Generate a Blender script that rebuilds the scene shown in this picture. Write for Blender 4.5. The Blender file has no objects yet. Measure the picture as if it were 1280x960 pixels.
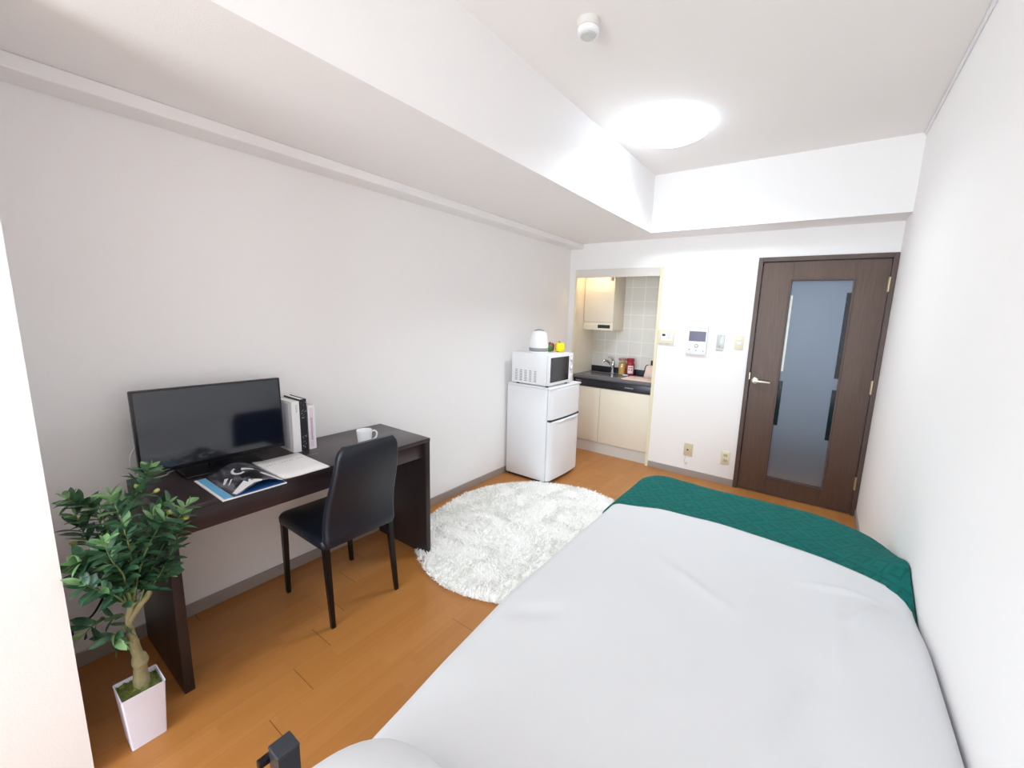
import bpy, bmesh, math, random
from mathutils import Vector, Matrix, noise

PI = math.pi
scene = bpy.context.scene
COL = scene.collection

# ------------------------------------------------------------------ camera
cam_data = bpy.data.cameras.new('camera')
cam = bpy.data.objects.new('camera', cam_data)
COL.objects.link(cam)
YAW, PITCH, ROLL = -0.5945, -0.166, 0.0364
cy_, sy_ = math.cos(YAW), math.sin(YAW)
fwd = Vector((sy_ * math.cos(PITCH), cy_ * math.cos(PITCH), math.sin(PITCH)))
rgt0 = Vector((cy_, -sy_, 0))
up0 = rgt0.cross(fwd)
rgt = math.cos(ROLL) * rgt0 + math.sin(ROLL) * up0
upv = -math.sin(ROLL) * rgt0 + math.cos(ROLL) * up0
M = Matrix.Identity(4)
for i in range(3):
    M[i][0], M[i][1], M[i][2] = rgt[i], upv[i], -fwd[i]
M.translation = Vector((2.3245, -3.9407, 1.472))
cam.matrix_world = M
cam_data.sensor_width = 36
cam_data.lens = 516.34 / 1280 * 36
cam_data.shift_x = -35 / 1280
cam_data.clip_start = 0.02
scene.camera = cam

# ------------------------------------------------------------------ light and exposure
world = bpy.data.worlds.new('sky')
scene.world = world
world.use_nodes = True
world.node_tree.nodes['Background'].inputs[0].default_value = (0.75, 0.85, 1.0, 1)
world.node_tree.nodes['Background'].inputs[1].default_value = 1.5

def area_light(name, loc, rot, sx, sy, energy, color):
    l = bpy.data.lights.new(name, 'AREA')
    l.shape = 'RECTANGLE'
    l.size, l.size_y, l.energy, l.color = sx, sy, energy, color
    o = bpy.data.objects.new(name, l)
    COL.objects.link(o)
    o.location, o.rotation_euler = loc, rot
    return o

WINDOW_ENERGY = 77
CEILING_LAMP_STRENGTH = 3.6
area_light('window_daylight', (1.35, -6.72, 1.12), (PI / 2, 0, 0), 1.6, 2.0, WINDOW_ENERGY, (0.79, 0.94, 1.0))  # area lamp for daylight, set just inside the unseen window
area_light('hall_fill', (2.2, 0.5, 2.32), (0, 0, 0), 0.5, 0.4, 15, (0.85, 0.92, 1.0))  # added fill lamp beyond the door, brightens the top of the frosted glass

scene.view_settings.view_transform = 'Standard'
scene.view_settings.look = 'None'
scene.view_settings.gamma = 1
scene.view_settings.exposure = 0.58
scene.view_settings.use_curve_mapping = False
scene.cycles.max_bounces = 14
scene.cycles.diffuse_bounces = 10

# ------------------------------------------------------------------ helpers: materials
def srgb(h):
    if isinstance(h, str):
        h = [int(h[i:i + 2], 16) / 255 for i in (0, 2, 4)]
    return tuple(c / 12.92 if c <= 0.04045 else ((c + 0.055) / 1.055) ** 2.4 for c in h) + (1,)

class NT:
    """small helper to wire shader nodes"""
    def __init__(self, name):
        self.m = bpy.data.materials.new(name)
        self.m.use_nodes = True
        self.t = self.m.node_tree
        self.b = self.t.nodes['Principled BSDF']
    def n(self, kind, **kw):
        nd = self.t.nodes.new(kind)
        for k, v in kw.items():
            setattr(nd, k, v)
        return nd
    def l(self, a, b):
        self.t.links.new(a, b)
    def math(self, op, a, b=None, c=None):
        nd = self.n('ShaderNodeMath', operation=op)
        for i, v in enumerate((a, b, c)):
            if v is None:
                continue
            if isinstance(v, (int, float)):
                nd.inputs[i].default_value = v
            else:
                self.l(v, nd.inputs[i])
        return nd.outputs[0]
    def mix(self, fac, a, b):
        nd = self.n('ShaderNodeMix', data_type='RGBA')
        for s, v in ((nd.inputs[0], fac), (nd.inputs[6], a), (nd.inputs[7], b)):
            if isinstance(v, (int, float)):
                s.default_value = v
            elif isinstance(v, tuple):
                s.default_value = v
            else:
                self.l(v, s)
        return nd.outputs[2]
    def bump(self, height, strength, dist=0.002):
        nd = self.n('ShaderNodeBump')
        nd.inputs['Strength'].default_value = strength
        nd.inputs['Distance'].default_value = dist
        self.l(height, nd.inputs['Height'])
        self.l(nd.outputs[0], self.b.inputs['Normal'])
    def noise(self, scale, detail=2.0, vec=None, rough=0.5):
        nd = self.n('ShaderNodeTexNoise')
        nd.inputs['Scale'].default_value = scale
        nd.inputs['Detail'].default_value = detail
        nd.inputs['Roughness'].default_value = rough
        if vec is not None:
            self.l(vec, nd.inputs['Vector'])
        return nd.outputs[0]
    def pos(self):
        return self.n('ShaderNodeNewGeometry').outputs['Position']
    def xyz(self, v):
        s = self.n('ShaderNodeSeparateXYZ')
        self.l(v, s.inputs[0])
        return s.outputs
    def vec(self, x, y, z):
        c = self.n('ShaderNodeCombineXYZ')
        for i, v in enumerate((x, y, z)):
            if isinstance(v, (int, float)):
                c.inputs[i].default_value = v
            else:
                self.l(v, c.inputs[i])
        return c.outputs[0]

def mat(name, color, rough=0.5, metal=0.0, nscale=0, nstr=0.0, vary=0.0, vscale=8, spec=None, sheen=0.0, coat=0.0, ndist=0.002):
    t = NT(name)
    c = srgb(color)
    t.b.inputs['Roughness'].default_value = rough
    t.b.inputs['Metallic'].default_value = metal
    if spec is not None:
        t.b.inputs['Specular IOR Level'].default_value = spec
    if sheen:
        t.b.inputs['Sheen Weight'].default_value = sheen
    if coat:
        t.b.inputs['Coat Weight'].default_value = coat
    p = t.pos()
    if vary:
        f = t.noise(vscale, 3, p)
        dark = tuple(x * (1 - vary) for x in c[:3]) + (1,)
        lite = tuple(min(1, x * (1 + vary)) for x in c[:3]) + (1,)
        t.l(t.mix(f, dark, lite), t.b.inputs['Base Color'])
    else:
        t.b.inputs['Base Color'].default_value = c
    if nscale:
        t.bump(t.noise(nscale, 3, p), nstr, ndist)
    return t.m

def emit_mat(name, color, strength):
    t = NT(name)
    t.b.inputs['Base Color'].default_value = srgb(color)
    t.b.inputs['Emission Color'].default_value = srgb(color)
    t.b.inputs['Emission Strength'].default_value = strength
    f = t.noise(3, 1, t.pos())
    t.b.inputs['Roughness'].default_value = 0.4
    return t.m

def wood_mat(name, dark, light, axis='z', rough=0.4, scale=6, stretch=14):
    """straight grained wood: noise stretched along one axis"""
    t = NT(name)
    x, y, z = t.xyz(t.pos())
    s = {'x': (1 / stretch, 1, 1), 'y': (1, 1 / stretch, 1), 'z': (1, 1, 1 / stretch)}[axis]
    v = t.vec(t.math('MULTIPLY', x, s[0]), t.math('MULTIPLY', y, s[1]), t.math('MULTIPLY', z, s[2]))
    f = t.noise(scale * 12, 4, v, 0.6)
    g = t.noise(scale, 2, v)
    k = t.math('ADD', t.math('MULTIPLY', f, 0.6), t.math('MULTIPLY', g, 0.4))
    r = t.n('ShaderNodeMapRange')
    r.inputs[1].default_value, r.inputs[2].default_value = 0.3, 0.7
    t.l(k, r.inputs[0])
    t.l(t.mix(r.outputs[0], srgb(dark), srgb(light)), t.b.inputs['Base Color'])
    t.b.inputs['Roughness'].default_value = rough
    t.bump(f, 0.08, 0.001)
    return t.m

def floor_mat():
    t = NT('floorboards')
    x, y, z = t.xyz(t.pos())
    W, L = 0.155, 0.9
    xs = t.math('DIVIDE', t.math('SUBTRACT', x, 0.075), W)
    i = t.math('FLOOR', xs)
    ys = t.math('DIVIDE', t.math('ADD', t.math('ADD', y, 3.107 + 0.155 * -3), t.math('MULTIPLY', i, 0.155)), L)
    j = t.math('FLOOR', ys)
    wn = t.n('ShaderNodeTexWhiteNoise', noise_dimensions='2D')
    t.l(t.vec(i, j, 0), wn.inputs['Vector'])
    fy = t.math('FRACT', ys)
    joint = t.math('GREATER_THAN', t.math('ABSOLUTE', t.math('SUBTRACT', fy, 0.5)), 0.5 - 0.0016)
    fx = t.math('FRACT', xs)
    seam = t.math('GREATER_THAN', t.math('ABSOLUTE', t.math('SUBTRACT', fx, 0.5)), 0.5 - 0.006)
    gv = t.vec(t.math('MULTIPLY', x, 1.0), t.math('MULTIPLY', y, 0.07), t.math('MULTIPLY', wn.outputs[0], 40))
    g = t.noise(60, 4, gv, 0.6)
    # narrow staves inside a board: short tonal strips
    sx = t.math('FLOOR', t.math('DIVIDE', x, 0.0517))
    wo = t.n('ShaderNodeTexWhiteNoise', noise_dimensions='1D')
    t.l(sx, wo.inputs['W'])
    sj = t.math('FLOOR', t.math('DIVIDE', t.math('ADD', y, t.math('MULTIPLY', wo.outputs[0], 3.0)), 0.42))
    w2 = t.n('ShaderNodeTexWhiteNoise', noise_dimensions='2D')
    t.l(t.vec(sx, sj, 0), w2.inputs['Vector'])
    base = t.mix(wn.outputs[0], srgb('b67a40'), srgb('c0844a'))
    base = t.mix(t.math('MULTIPLY', w2.outputs[0], 0.6), base, srgb('ae7238'))
    grain = t.mix(t.math('MULTIPLY', g, 0.4), base, srgb('9c642e'))
    c = t.mix(t.math('MULTIPLY', joint, 0.7), grain, srgb('4a2a12'))
    c = t.mix(t.math('MULTIPLY', seam, 0.22), c, srgb('5a3416'))
    t.l(c, t.b.inputs['Base Color'])
    t.b.inputs['Roughness'].default_value = 0.32
    t.b.inputs['Specular IOR Level'].default_value = 0.45
    t.bump(t.math('SUBTRACT', 1.0, t.math('MAXIMUM', joint, seam)), 0.12, 0.001)
    return t.m

def tile_mat():
    t = NT('kitchen_tiles')
    x, y, z = t.xyz(t.pos())
    T = 0.148
    fx = t.math('FRACT', t.math('DIVIDE', t.math('SUBTRACT', x, 0.085), T))
    fz = t.math('FRACT', t.math('DIVIDE', t.math('SUBTRACT', z, 0.915), T))
    a = t.math('GREATER_THAN', t.math('ABSOLUTE', t.math('SUBTRACT', fx, 0.5)), 0.467)
    b = t.math('GREATER_THAN', t.math('ABSOLUTE', t.math('SUBTRACT', fz, 0.5)), 0.467)
    g = t.math('MAXIMUM', a, b)
    t.l(t.mix(g, srgb('e2e0db'), srgb('f0efec')), t.b.inputs['Base Color'])
    t.b.inputs['Roughness'].default_value = 0.3
    t.bump(t.math('SUBTRACT', 1.0, g), 0.3, 0.002)
    return t.m

def herringbone_mat():
    t = NT('teal_quilted_weave')
    x, y, z = t.xyz(t.pos())
    S = 0.06
    u = t.math('DIVIDE', t.math('ADD', x, t.math('MULTIPLY', z, 0.6)), S)
    v = t.math('DIVIDE', t.math('SUBTRACT', y, t.math('MULTIPLY', z, 0.6)), S)
    par = t.math('MODULO', t.math('ADD', t.math('FLOOR', u), t.math('ADD', t.math('FLOOR', v), 200.0)), 2.0)
    sel = t.math('GREATER_THAN', par, 0.5)
    cw = t.n('ShaderNodeTexWhiteNoise', noise_dimensions='2D')
    t.l(t.vec(t.math('FLOOR', u), t.math('FLOOR', v), 0), cw.inputs['Vector'])
    ph = t.math('MULTIPLY', cw.outputs[0], 2 * PI)
    d1 = t.math('SINE', t.math('ADD', ph, t.math('MULTIPLY', t.math('ADD', u, v), 2 * PI * 1.2)))
    d2 = t.math('SINE', t.math('ADD', ph, t.math('MULTIPLY', t.math('SUBTRACT', u, v), 2 * PI * 1.2)))
    h = t.math('ADD', t.math('MULTIPLY', d1, sel), t.math('MULTIPLY', d2, t.math('SUBTRACT', 1.0, sel)))
    n = t.noise(260, 3, t.pos())
    n2 = t.noise(30, 3, t.pos())
    hh = t.math('ADD', h, t.math('MULTIPLY', n, 1.2))
    c = t.mix(n2, srgb('0a544f'), srgb('146e68'))
    t.l(t.mix(t.math('MULTIPLY', t.math('LESS_THAN', h, -0.7), 0.4), c, srgb('0a3634')), t.b.inputs['Base Color'])
    t.b.inputs['Roughness'].default_value = 0.85
    t.b.inputs['Sheen Weight'].default_value = 0.03
    t.b.inputs['Specular IOR Level'].default_value = 0.12
    t.bump(hh, 0.4, 0.003)
    return t.m

def photo_page_mat():
    """grey abstract black-and-white print on a magazine page"""
    t = NT('black_and_white_print')
    v = t.n('ShaderNodeTexCoord').outputs['Generated']
    n = t.noise(3.2, 4, v, 0.55)
    r = t.n('ShaderNodeValToRGB')
    t.l(n, r.inputs[0])
    e = r.color_ramp.elements
    e[0].position, e[0].color = 0.38, srgb('2c2c34')
    e[1].position, e[1].color = 0.62, srgb('77777f')
    m = e.new(0.5)
    m.color = srgb('4c4c55')
    t.l(r.outputs[0], t.b.inputs['Base Color'])
    t.b.inputs['Roughness'].default_value = 0.3
    return t.m

def leaf_mat(name, a, b):
    t = NT(name)
    f = t.noise(28, 2, t.pos())
    r = t.n('ShaderNodeMapRange')
    r.inputs[1].default_value, r.inputs[2].default_value = 0.35, 0.65
    t.l(f, r.inputs[0])
    t.l(t.mix(r.outputs[0], srgb(a), srgb(b)), t.b.inputs['Base Color'])
    t.b.inputs['Roughness'].default_value = 0.42
    return t.m

def frost_mat():
    t = NT('frosted_glass')
    t.b.inputs['Base Color'].default_value = srgb('c9d2dc')
    t.b.inputs['Roughness'].default_value = 0.4
    t.b.inputs['Specular IOR Level'].default_value = 0.25
    t.b.inputs['Transmission Weight'].default_value = 0.9
    t.b.inputs['IOR'].default_value = 1.3
    t.bump(t.noise(500, 2, t.pos()), 0.15, 0.001)
    return t.m

def clear_glass(name, tint='ffffff', alpha=0.15):
    t = NT(name)
    tr = t.n('ShaderNodeBsdfTransparent')
    tr.inputs[0].default_value = srgb(tint)
    gl = t.n('ShaderNodeBsdfGlossy')
    gl.inputs['Roughness'].default_value = 0.02
    mx = t.n('ShaderNodeMixShader')
    mx.inputs[0].default_value = alpha
    t.l(tr.outputs[0], mx.inputs[1])
    t.l(gl.outputs[0], mx.inputs[2])
    t.l(mx.outputs[0], t.t.nodes['Material Output'].inputs['Surface'])
    return t.m

MT = dict(
    wallpaper=mat('white_wallpaper', 'f3f1f1', 0.75, nscale=230, nstr=0.22, spec=0.25),
    ceiling=mat('ceiling_paper', 'efecea', 0.85, nscale=200, nstr=0.12, spec=0.2),
    floor=floor_mat(),
    baseboard=mat('taupe_baseboard', 'a2968f', 0.5, vary=0.05),
    door_wood=wood_mat('walnut_door', '4a342a', '62493d', 'z', 0.42),
    door_frame=wood_mat('walnut_frame', '4b3a34', '5f4b45', 'z', 0.42),
    frost=frost_mat(),
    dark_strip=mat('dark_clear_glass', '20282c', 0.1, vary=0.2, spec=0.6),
    brass=mat('satin_brass', 'cbb898', 0.3, 0.85, vary=0.05),
    nickel=mat('ivory_nickel', 'e8e2d2', 0.3, 0.5, vary=0.03),
    cream=mat('cream_laminate', 'e9e0cf', 0.5, vary=0.02, vscale=3),
    cream_trim=mat('cream_casing', 'e8dfc4', 0.5, vary=0.02),
    header=mat('grey_white_header', 'dcd7d2', 0.6, vary=0.02),
    kick=mat('kick_grey', 'd0cbc4', 0.55, vary=0.03),
    tiles=tile_mat(),
    worktop=mat('grey_worktop', '66646a', 0.35, vary=0.12, vscale=60),
    black_panel=mat('black_panel', '20202c', 0.3, vary=0.1),
    steel=mat('stainless_steel', 'a9a9ad', 0.25, 0.95, vary=0.08, vscale=20),
    chrome=mat('chrome', 'd0d0d4', 0.1, 1.0, vary=0.02),
    desk=wood_mat('espresso_desk', '2a2022', '3e3236', 'y', 0.28),
    desk_side=wood_mat('espresso_desk_side', '221a1c', '2f2528', 'z', 0.36),
    black_plastic=mat('black_plastic', '101014', 0.35, nscale=300, nstr=0.05),
    screen=mat('tv_screen', '0c1220', 0.1, vary=0.05, spec=1.0),
    leather=mat('black_leatherette', '141823', 0.40, nscale=420, nstr=0.25, ndist=0.001),
    black_metal=mat('black_metal', '0e0e11', 0.35, 0.3, vary=0.1),
    grey_metal=mat('dark_grey_metal', '3c4048', 0.4, 0.5, nscale=300, nstr=0.05),
    white_plastic=mat('white_plastic', 'eeeff2', 0.35, vary=0.01),
    fridge=mat('white_enamel', 'f0f1f5', 0.38, nscale=350, nstr=0.05),
    grey_plastic=mat('grey_plastic', '8e8e92', 0.4, vary=0.05),
    dark_slot=mat('dark_slot', '2c2c30', 0.6, vary=0.1),
    oven_glass=mat('oven_glass', '26242a', 0.12, vary=0.15, vscale=14, spec=0.6),
    ivory_plastic=mat('ivory_plastic', 'e6dfc4', 0.45, vary=0.02),
    beige_plastic=mat('beige_plastic', 'cfc5a4', 0.45, vary=0.03),
    lcd=mat('grey_lcd', '77768a', 0.2, vary=0.06),
    silver_grey=mat('silver_grey', 'c8cac8', 0.4, 0.2, vary=0.03),
    white_cotton=mat('white_cotton', 'd0d1d4', 0.9, nscale=600, nstr=0.12, sheen=0.1, spec=0.2),
    mattress=mat('mattress_cloth', 'dddcd8', 0.9, nscale=300, nstr=0.1),
    runner=herringbone_mat(),
    rug=mat('white_shag', 'fbfaf8', 0.95, vary=0.04, vscale=60, spec=0.1),
    ceramic=mat('white_ceramic', 'eef1f3', 0.2, vary=0.01, spec=0.5),
    paper=mat('white_paper', 'eeedec', 0.6, vary=0.01),
    print_bw=photo_page_mat(),
    ink_white=mat('print_white', 'ececec', 0.35, vary=0.05, vscale=60),
    ink_black=mat('print_black', '17171c', 0.35, vary=0.1, vscale=60),
    ink_grey=mat('print_grey', 'a9a9ae', 0.5, vary=0.1, vscale=90),
    sky_blue=mat('print_sky_blue', '6fb4dd', 0.35, vary=0.02),
    deep_blue=mat('print_deep_blue', '2f6cb8', 0.35, vary=0.1, vscale=20),
    slip_grey=mat('book_board_grey', 'cfcfda', 0.6, vary=0.02),
    book_black=mat('book_black', '23232b', 0.5, vary=0.1, vscale=40),
    book_pink=mat('book_pale_pink', 'e6d6e2', 0.6, vary=0.03),
    pink_ink=mat('pink_print', 'b895ae', 0.6, vary=0.1),
    pot=mat('white_pot', 'e8e6f5', 0.35, vary=0.01),
    moss=mat('moss', '6b7436', 0.95, nscale=160, nstr=1.0, vary=0.5, vscale=70, ndist=0.01),
    bark=mat('olive_bark', '8d8460', 0.9, nscale=70, nstr=0.9, vary=0.3, vscale=30, ndist=0.006),
    twig=mat('green_twig', '72804e', 0.7, vary=0.2, vscale=40),
    leaf=leaf_mat('olive_leaf', '27482f', '4a7352'),
    leaf_pale=leaf_mat('young_olive_leaf', '5d8a50', '7fa470'),
    olive=mat('green_olive', '97a052', 0.35, vary=0.15, vscale=60),
    yellow_pepper=mat('yellow_pepper', 'f2df12', 0.3, vary=0.06, vscale=20),
    green_pepper=mat('green_pepper', '46752f', 0.3, vary=0.35, vscale=30),
    red_pepper=mat('red_pepper', 'a03038', 0.3, vary=0.2, vscale=30),
    stem=mat('pepper_stem', '5a6a20', 0.6, vary=0.2),
    pasta=mat('dry_pasta', 'e2b45c', 0.6, nscale=90, nstr=1.0, vary=0.25, vscale=90, ndist=0.006),
    jar_glass=clear_glass('jar_glass', 'f2f4f4', 0.12),
    lid_pink=mat('jar_lid_copper', 'b98a80', 0.4, 0.3, vary=0.1),
    red_tin=mat('red_package', '9c2630', 0.4, vary=0.2, vscale=50),
    label_white=mat('label_white', 'e4d8dc', 0.5, vary=0.06),
    board_pink=mat('pale_wood_board', 'e8cfc4', 0.55, vary=0.05, vscale=20),
    pane=clear_glass('window_pane', 'ffffff', 0.06),
    lamp_shade=emit_mat('lamp_diffuser', 'e6f4ff', CEILING_LAMP_STRENGTH),
    warm_tube=emit_mat('warm_tube', 'ffd08a', 14),
    hall_wall=mat('hall_wallpaper', 'b9bec6', 0.8, nscale=200, nstr=0.1),
    cable_white=mat('white_cable', 'dcdcdc', 0.5, vary=0.02),
    hem=mat('pale_hem', 'e9edef', 0.9, vary=0.02),
)

# ------------------------------------------------------------------ helpers: geometry
def link(name, me, parent=None):
    o = bpy.data.objects.new(name, me)
    COL.objects.link(o)
    if parent is not None:
        o.parent = parent
    return o

class MB:
    """collects shapes into one mesh"""
    def __init__(self):
        self.bm = bmesh.new()
        self.mats = []
    def mi(self, m):
        if m not in self.mats:
            self.mats.append(m)
        return self.mats.index(m)
    def _paint(self, faces, m):
        if m is None:
            return
        k = self.mi(m)
        for f in faces:
            f.material_index = k
    def box(self, lo, hi, m=None, bevel=0.0, seg=2, rot=None, pivot=None):
        r = bmesh.ops.create_cube(self.bm, size=1)
        vs = r['verts']
        for v in vs:
            v.co = Vector(((lo[i] + hi[i]) / 2 + v.co[i] * (hi[i] - lo[i]) for i in range(3)))
        faces = set(f for v in vs for f in v.link_faces)
        if bevel > 0:
            es = list(set(e for f in faces for e in f.edges))
            rr = bmesh.ops.bevel(self.bm, geom=es, offset=bevel, segments=seg, affect='EDGES', profile=0.5)
            faces = set(rr['faces']) | set(f for f in faces if f.is_valid)
            vs = list(set(v for f in faces for v in f.verts))
        if rot is not None:
            piv = Vector(pivot) if pivot is not None else Vector(((lo[i] + hi[i]) / 2 for i in range(3)))
            for v in vs:
                v.co = piv + rot @ (v.co - piv)
        self._paint(faces, m)
        return vs
    def lathe(self, center, prof, m=None, seg=32, axis='z', cap=True):
        """prof: list of (radius, height)"""
        rings = []
        for r, h in prof:
            ring = []
            for k in range(seg):
                a = 2 * PI * k / seg
                p = Vector((r * math.cos(a), r * math.sin(a), h))
                if axis == 'x':
                    p = Vector((h, p.x, p.y))
                elif axis == 'y':
                    p = Vector((p.x, h, p.y))
                ring.append(self.bm.verts.new(Vector(center) + p))
            rings.append(ring)
        fs = []
        for a, b in zip(rings, rings[1:]):
            for k in range(seg):
                fs.append(self.bm.faces.new((a[k], a[(k + 1) % seg], b[(k + 1) % seg], b[k])))
        if cap:
            fs.append(self.bm.faces.new(rings[0][::-1]))
            fs.append(self.bm.faces.new(rings[-1]))
        self._paint(fs, m)
        return [v for r in rings for v in r]
    def tube(self, pts, rad, m=None, seg=8, square=False):
        pts = [Vector(p) for p in pts]
        rads = rad if isinstance(rad, (list, tuple)) else [rad] * len(pts)
        rings = []
        ref = None
        for i, p in enumerate(pts):
            d = (pts[min(i + 1, len(pts) - 1)] - pts[max(i - 1, 0)]).normalized()
            if ref is None:
                ref = Vector((1, 0, 0)) if abs(d.x) < 0.9 else Vector((0, 1, 0))
            a = (ref - d * ref.dot(d)).normalized()
            ref = a
            b = d.cross(a)
            n = 4 if square else seg
            off = PI / 4 if square else 0
            rings.append([self.bm.verts.new(p + rads[i] * (math.cos(off + 2 * PI * k / n) * a + math.sin(off + 2 * PI * k / n) * b)) for k in range(n)])
        n = len(rings[0])
        fs = []
        for a, b in zip(rings, rings[1:]):
            for k in range(n):
                fs.append(self.bm.faces.new((a[k], a[(k + 1) % n], b[(k + 1) % n], b[k])))
        fs.append(self.bm.faces.new(rings[0][::-1]))
        fs.append(self.bm.faces.new(rings[-1]))
        self._paint(fs, m)
    def grid(self, fn, nu, nv, m=None):
        vs = [[self.bm.verts.new(fn(i / nu, j / nv)) for j in range(nv + 1)] for i in range(nu + 1)]
        fs = []
        for i in range(nu):
            for j in range(nv):
                fs.append(self.bm.faces.new((vs[i][j], vs[i + 1][j], vs[i + 1][j + 1], vs[i][j + 1])))
        self._paint(fs, m)
        return vs
    def loft(self, sections, m=None, closed=True):
        rings = [[self.bm.verts.new(p) for p in s] for s in sections]
        n = len(rings[0])
        fs = []
        for a, b in zip(rings, rings[1:]):
            for k in range(n):
                fs.append(self.bm.faces.new((a[k], a[(k + 1) % n], b[(k + 1) % n], b[k])))
        if closed:
            fs.append(self.bm.faces.new(rings[0][::-1]))
            fs.append(self.bm.faces.new(rings[-1]))
        self._paint(fs, m)
    def quad(self, pts, m=None):
        f = self.bm.faces.new([self.bm.verts.new(p) for p in pts])
        self._paint([f], m)
    def build(self, name, m=None, parent=None, smooth=False, angle=40):
        bmesh.ops.recalc_face_normals(self.bm, faces=self.bm.faces)
        me = bpy.data.meshes.new(name)
        self.bm.to_mesh(me)
        self.bm.free()
        if m is not None:
            self.mats = [m] if not self.mats else self.mats
        for x in self.mats:
            me.materials.append(x)
        if smooth:
            for p in me.polygons:
                p.use_smooth = True
            try:
                me.set_sharp_from_angle(angle=math.radians(angle))
            except Exception:
                pass
        return link(name, me, parent)

def empty(name, label, cat, group=None):
    o = bpy.data.objects.new(name, None)
    COL.objects.link(o)
    o.empty_display_size = 0.05
    return tag(o, label, cat, group)

def tag(o, label, cat, group=None):
    o['label'], o['category'] = label, cat
    if group:
        o['group'] = group
    return o

def struct(o):
    o['kind'] = 'structure'
    return o

def part_box(name, lo, hi, m, parent, bevel=0.0, seg=2, label=None, rot=None, pivot=None):
    b = MB()
    b.box(lo, hi, m, bevel, seg, rot, pivot)
    o = b.build(name, m, parent, smooth=bevel > 0)
    if label:
        o['label'] = label
    return o

def seat_origin(root, loc):
    """moves a thing's origin to its base while its parts stay put"""
    root.location = loc
    for c in root.children:
        c.matrix_parent_inverse = Matrix.Translation(-Vector(loc))
    return root

# room dimensions (metres)
W, H, NEAR = 2.70, 2.683, -6.80
BW, FB, HB = 0.966, 0.285, 2.212

# ------------------------------------------------------------------ the room shell
b = MB(); b.box((-0.12, NEAR - 0.12, -0.1), (W + 0.12, 0.6, 0.0)); struct(b.build('floor', MT['floor']))
b = MB(); b.box((-0.12, NEAR - 0.12, H), (W + 0.12, 0.12, H + 0.1)); struct(b.build('ceiling', MT['ceiling']))
b = MB(); b.box((-0.12, NEAR, 0), (0, 0.12, H)); struct(b.build('wall_left', MT['wallpaper']))
b = MB(); b.box((W, NEAR, 0), (W + 0.12, 0.12, H)); struct(b.build('wall_right', MT['wallpaper']))
NX0, NX1, NH = 0.085, 0.99, 1.955          # kitchen niche opening
DX0, DX1, DH = 1.807, 2.697, 2.0           # door opening
b = MB()
b.box((0, 0, 0), (0.07, 0.12, H)); b.box((0.07, 0, NH), (NX0, 0.12, H)); b.box((NX0, 0, NH), (NX1, 0.12, H)); b.box((NX1, 0, 0), (DX0, 0.12, H))
b.box((DX0, 0, DH), (W, 0.12, H))
struct(b.build('wall_far', MT['wallpaper']))
b = MB(); b.box((0, -4.45, 0), (0.62, -3.813, H)); struct(b.build('wall_near', MT['wallpaper']))
b = MB()
b.box((0, NEAR - 0.12, 2.16), (W, NEAR, H)); b.box((0, NEAR - 0.12, 0), (0.46, NEAR, 2.16)); b.box((2.28, NEAR - 0.12, 0), (W, NEAR, 2.16))
struct(b.build('wall_back', MT['baseboard']))  # unseen wall, its taupe colour chosen to cut bounced light
b = MB(); b.box((0, NEAR, HB), (BW, 0, H)); struct(b.build('beam_left', MT['wallpaper']))
b = MB(); b.box((BW, -FB, HB), (W, 0, H)); struct(b.build('beam_far', MT['wallpaper']))
b = MB(); b.box((0, -3.813, 2.163), (0.15, 0, HB), None, 0.006); struct(b.build('trim_1', MT['wallpaper']))
b = MB(); b.box((0, -3.813, 0), (0.009, 0, 0.062), None, 0.002); struct(b.build('baseboard_left', MT['baseboard']))
b = MB(); b.box((1.012, -0.009, 0), (DX0, 0, 0.062), None, 0.002); struct(b.build('baseboard_far', MT['baseboard']))
b = MB(); b.box((W - 0.009, NEAR, 0), (W, -0.03, 0.062), None, 0.002); struct(b.build('baseboard_right', MT['baseboard']))

# unseen window behind the viewpoint, placed and sized to tune the daylight
wn = struct(bpy.data.objects.new('window_1', None)); COL.objects.link(wn)
b = MB()
for x0, x1 in ((0.46, 0.51), (1.34, 1.4), (2.23, 2.28)):
    b.box((x0, NEAR - 0.09, 0), (x1, NEAR - 0.04, 2.16), None, 0.004)
for z0, z1 in ((0, 0.06), (2.11, 2.16)):
    b.box((0.51, NEAR - 0.09, z0), (2.23, NEAR - 0.04, z1), None, 0.004)
b.build('window_frame', MT['silver_grey'], wn)
for x0, x1 in ((0.51, 1.34), (1.4, 2.23)):
    part_box('window_pane', (x0, NEAR - 0.07, 0.06), (x1, NEAR - 0.064, 2.11), MT['pane'], wn)

# kitchen niche shell
ND = 0.465
b = MB(); b.box((NX0 - 0.08, 0.12, 0), (NX0, ND + 0.08, 2.2)); b.box((0.07, 0.0, 0), (NX0, 0.12, NH)); struct(b.build('wall_niche_left', MT['cream']))
b = MB(); b.box((NX1, 0.12, 0), (NX1 + 0.08, ND + 0.08, 2.2)); struct(b.build('wall_niche_right', MT['tiles']))
b = MB(); b.box((NX0, ND, 0), (NX1, ND + 0.08, 2.2)); struct(b.build('wall_niche_back', MT['tiles']))
b = MB(); b.box((NX0 - 0.08, 0.12, 2.2), (NX1 + 0.08, ND + 0.08, 2.28)); struct(b.build('ceiling_niche', MT['ceiling']))
# casing round the niche
tr = struct(bpy.data.objects.new('trim_2', None)); COL.objects.link(tr)
b = MB(); b.box((0.074, -0.012, 0), (0.092, 0.02, NH), None, 0.003); b.box((0.983, -0.012, 0), (1.012, 0.02, NH), None, 0.003)
b.build('casing', MT['cream_trim'], tr)
b = MB(); b.box((0.092, -0.008, 1.872), (0.983, 0.018, NH), None, 0.003); b.build('header_board', MT['header'], tr)

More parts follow.
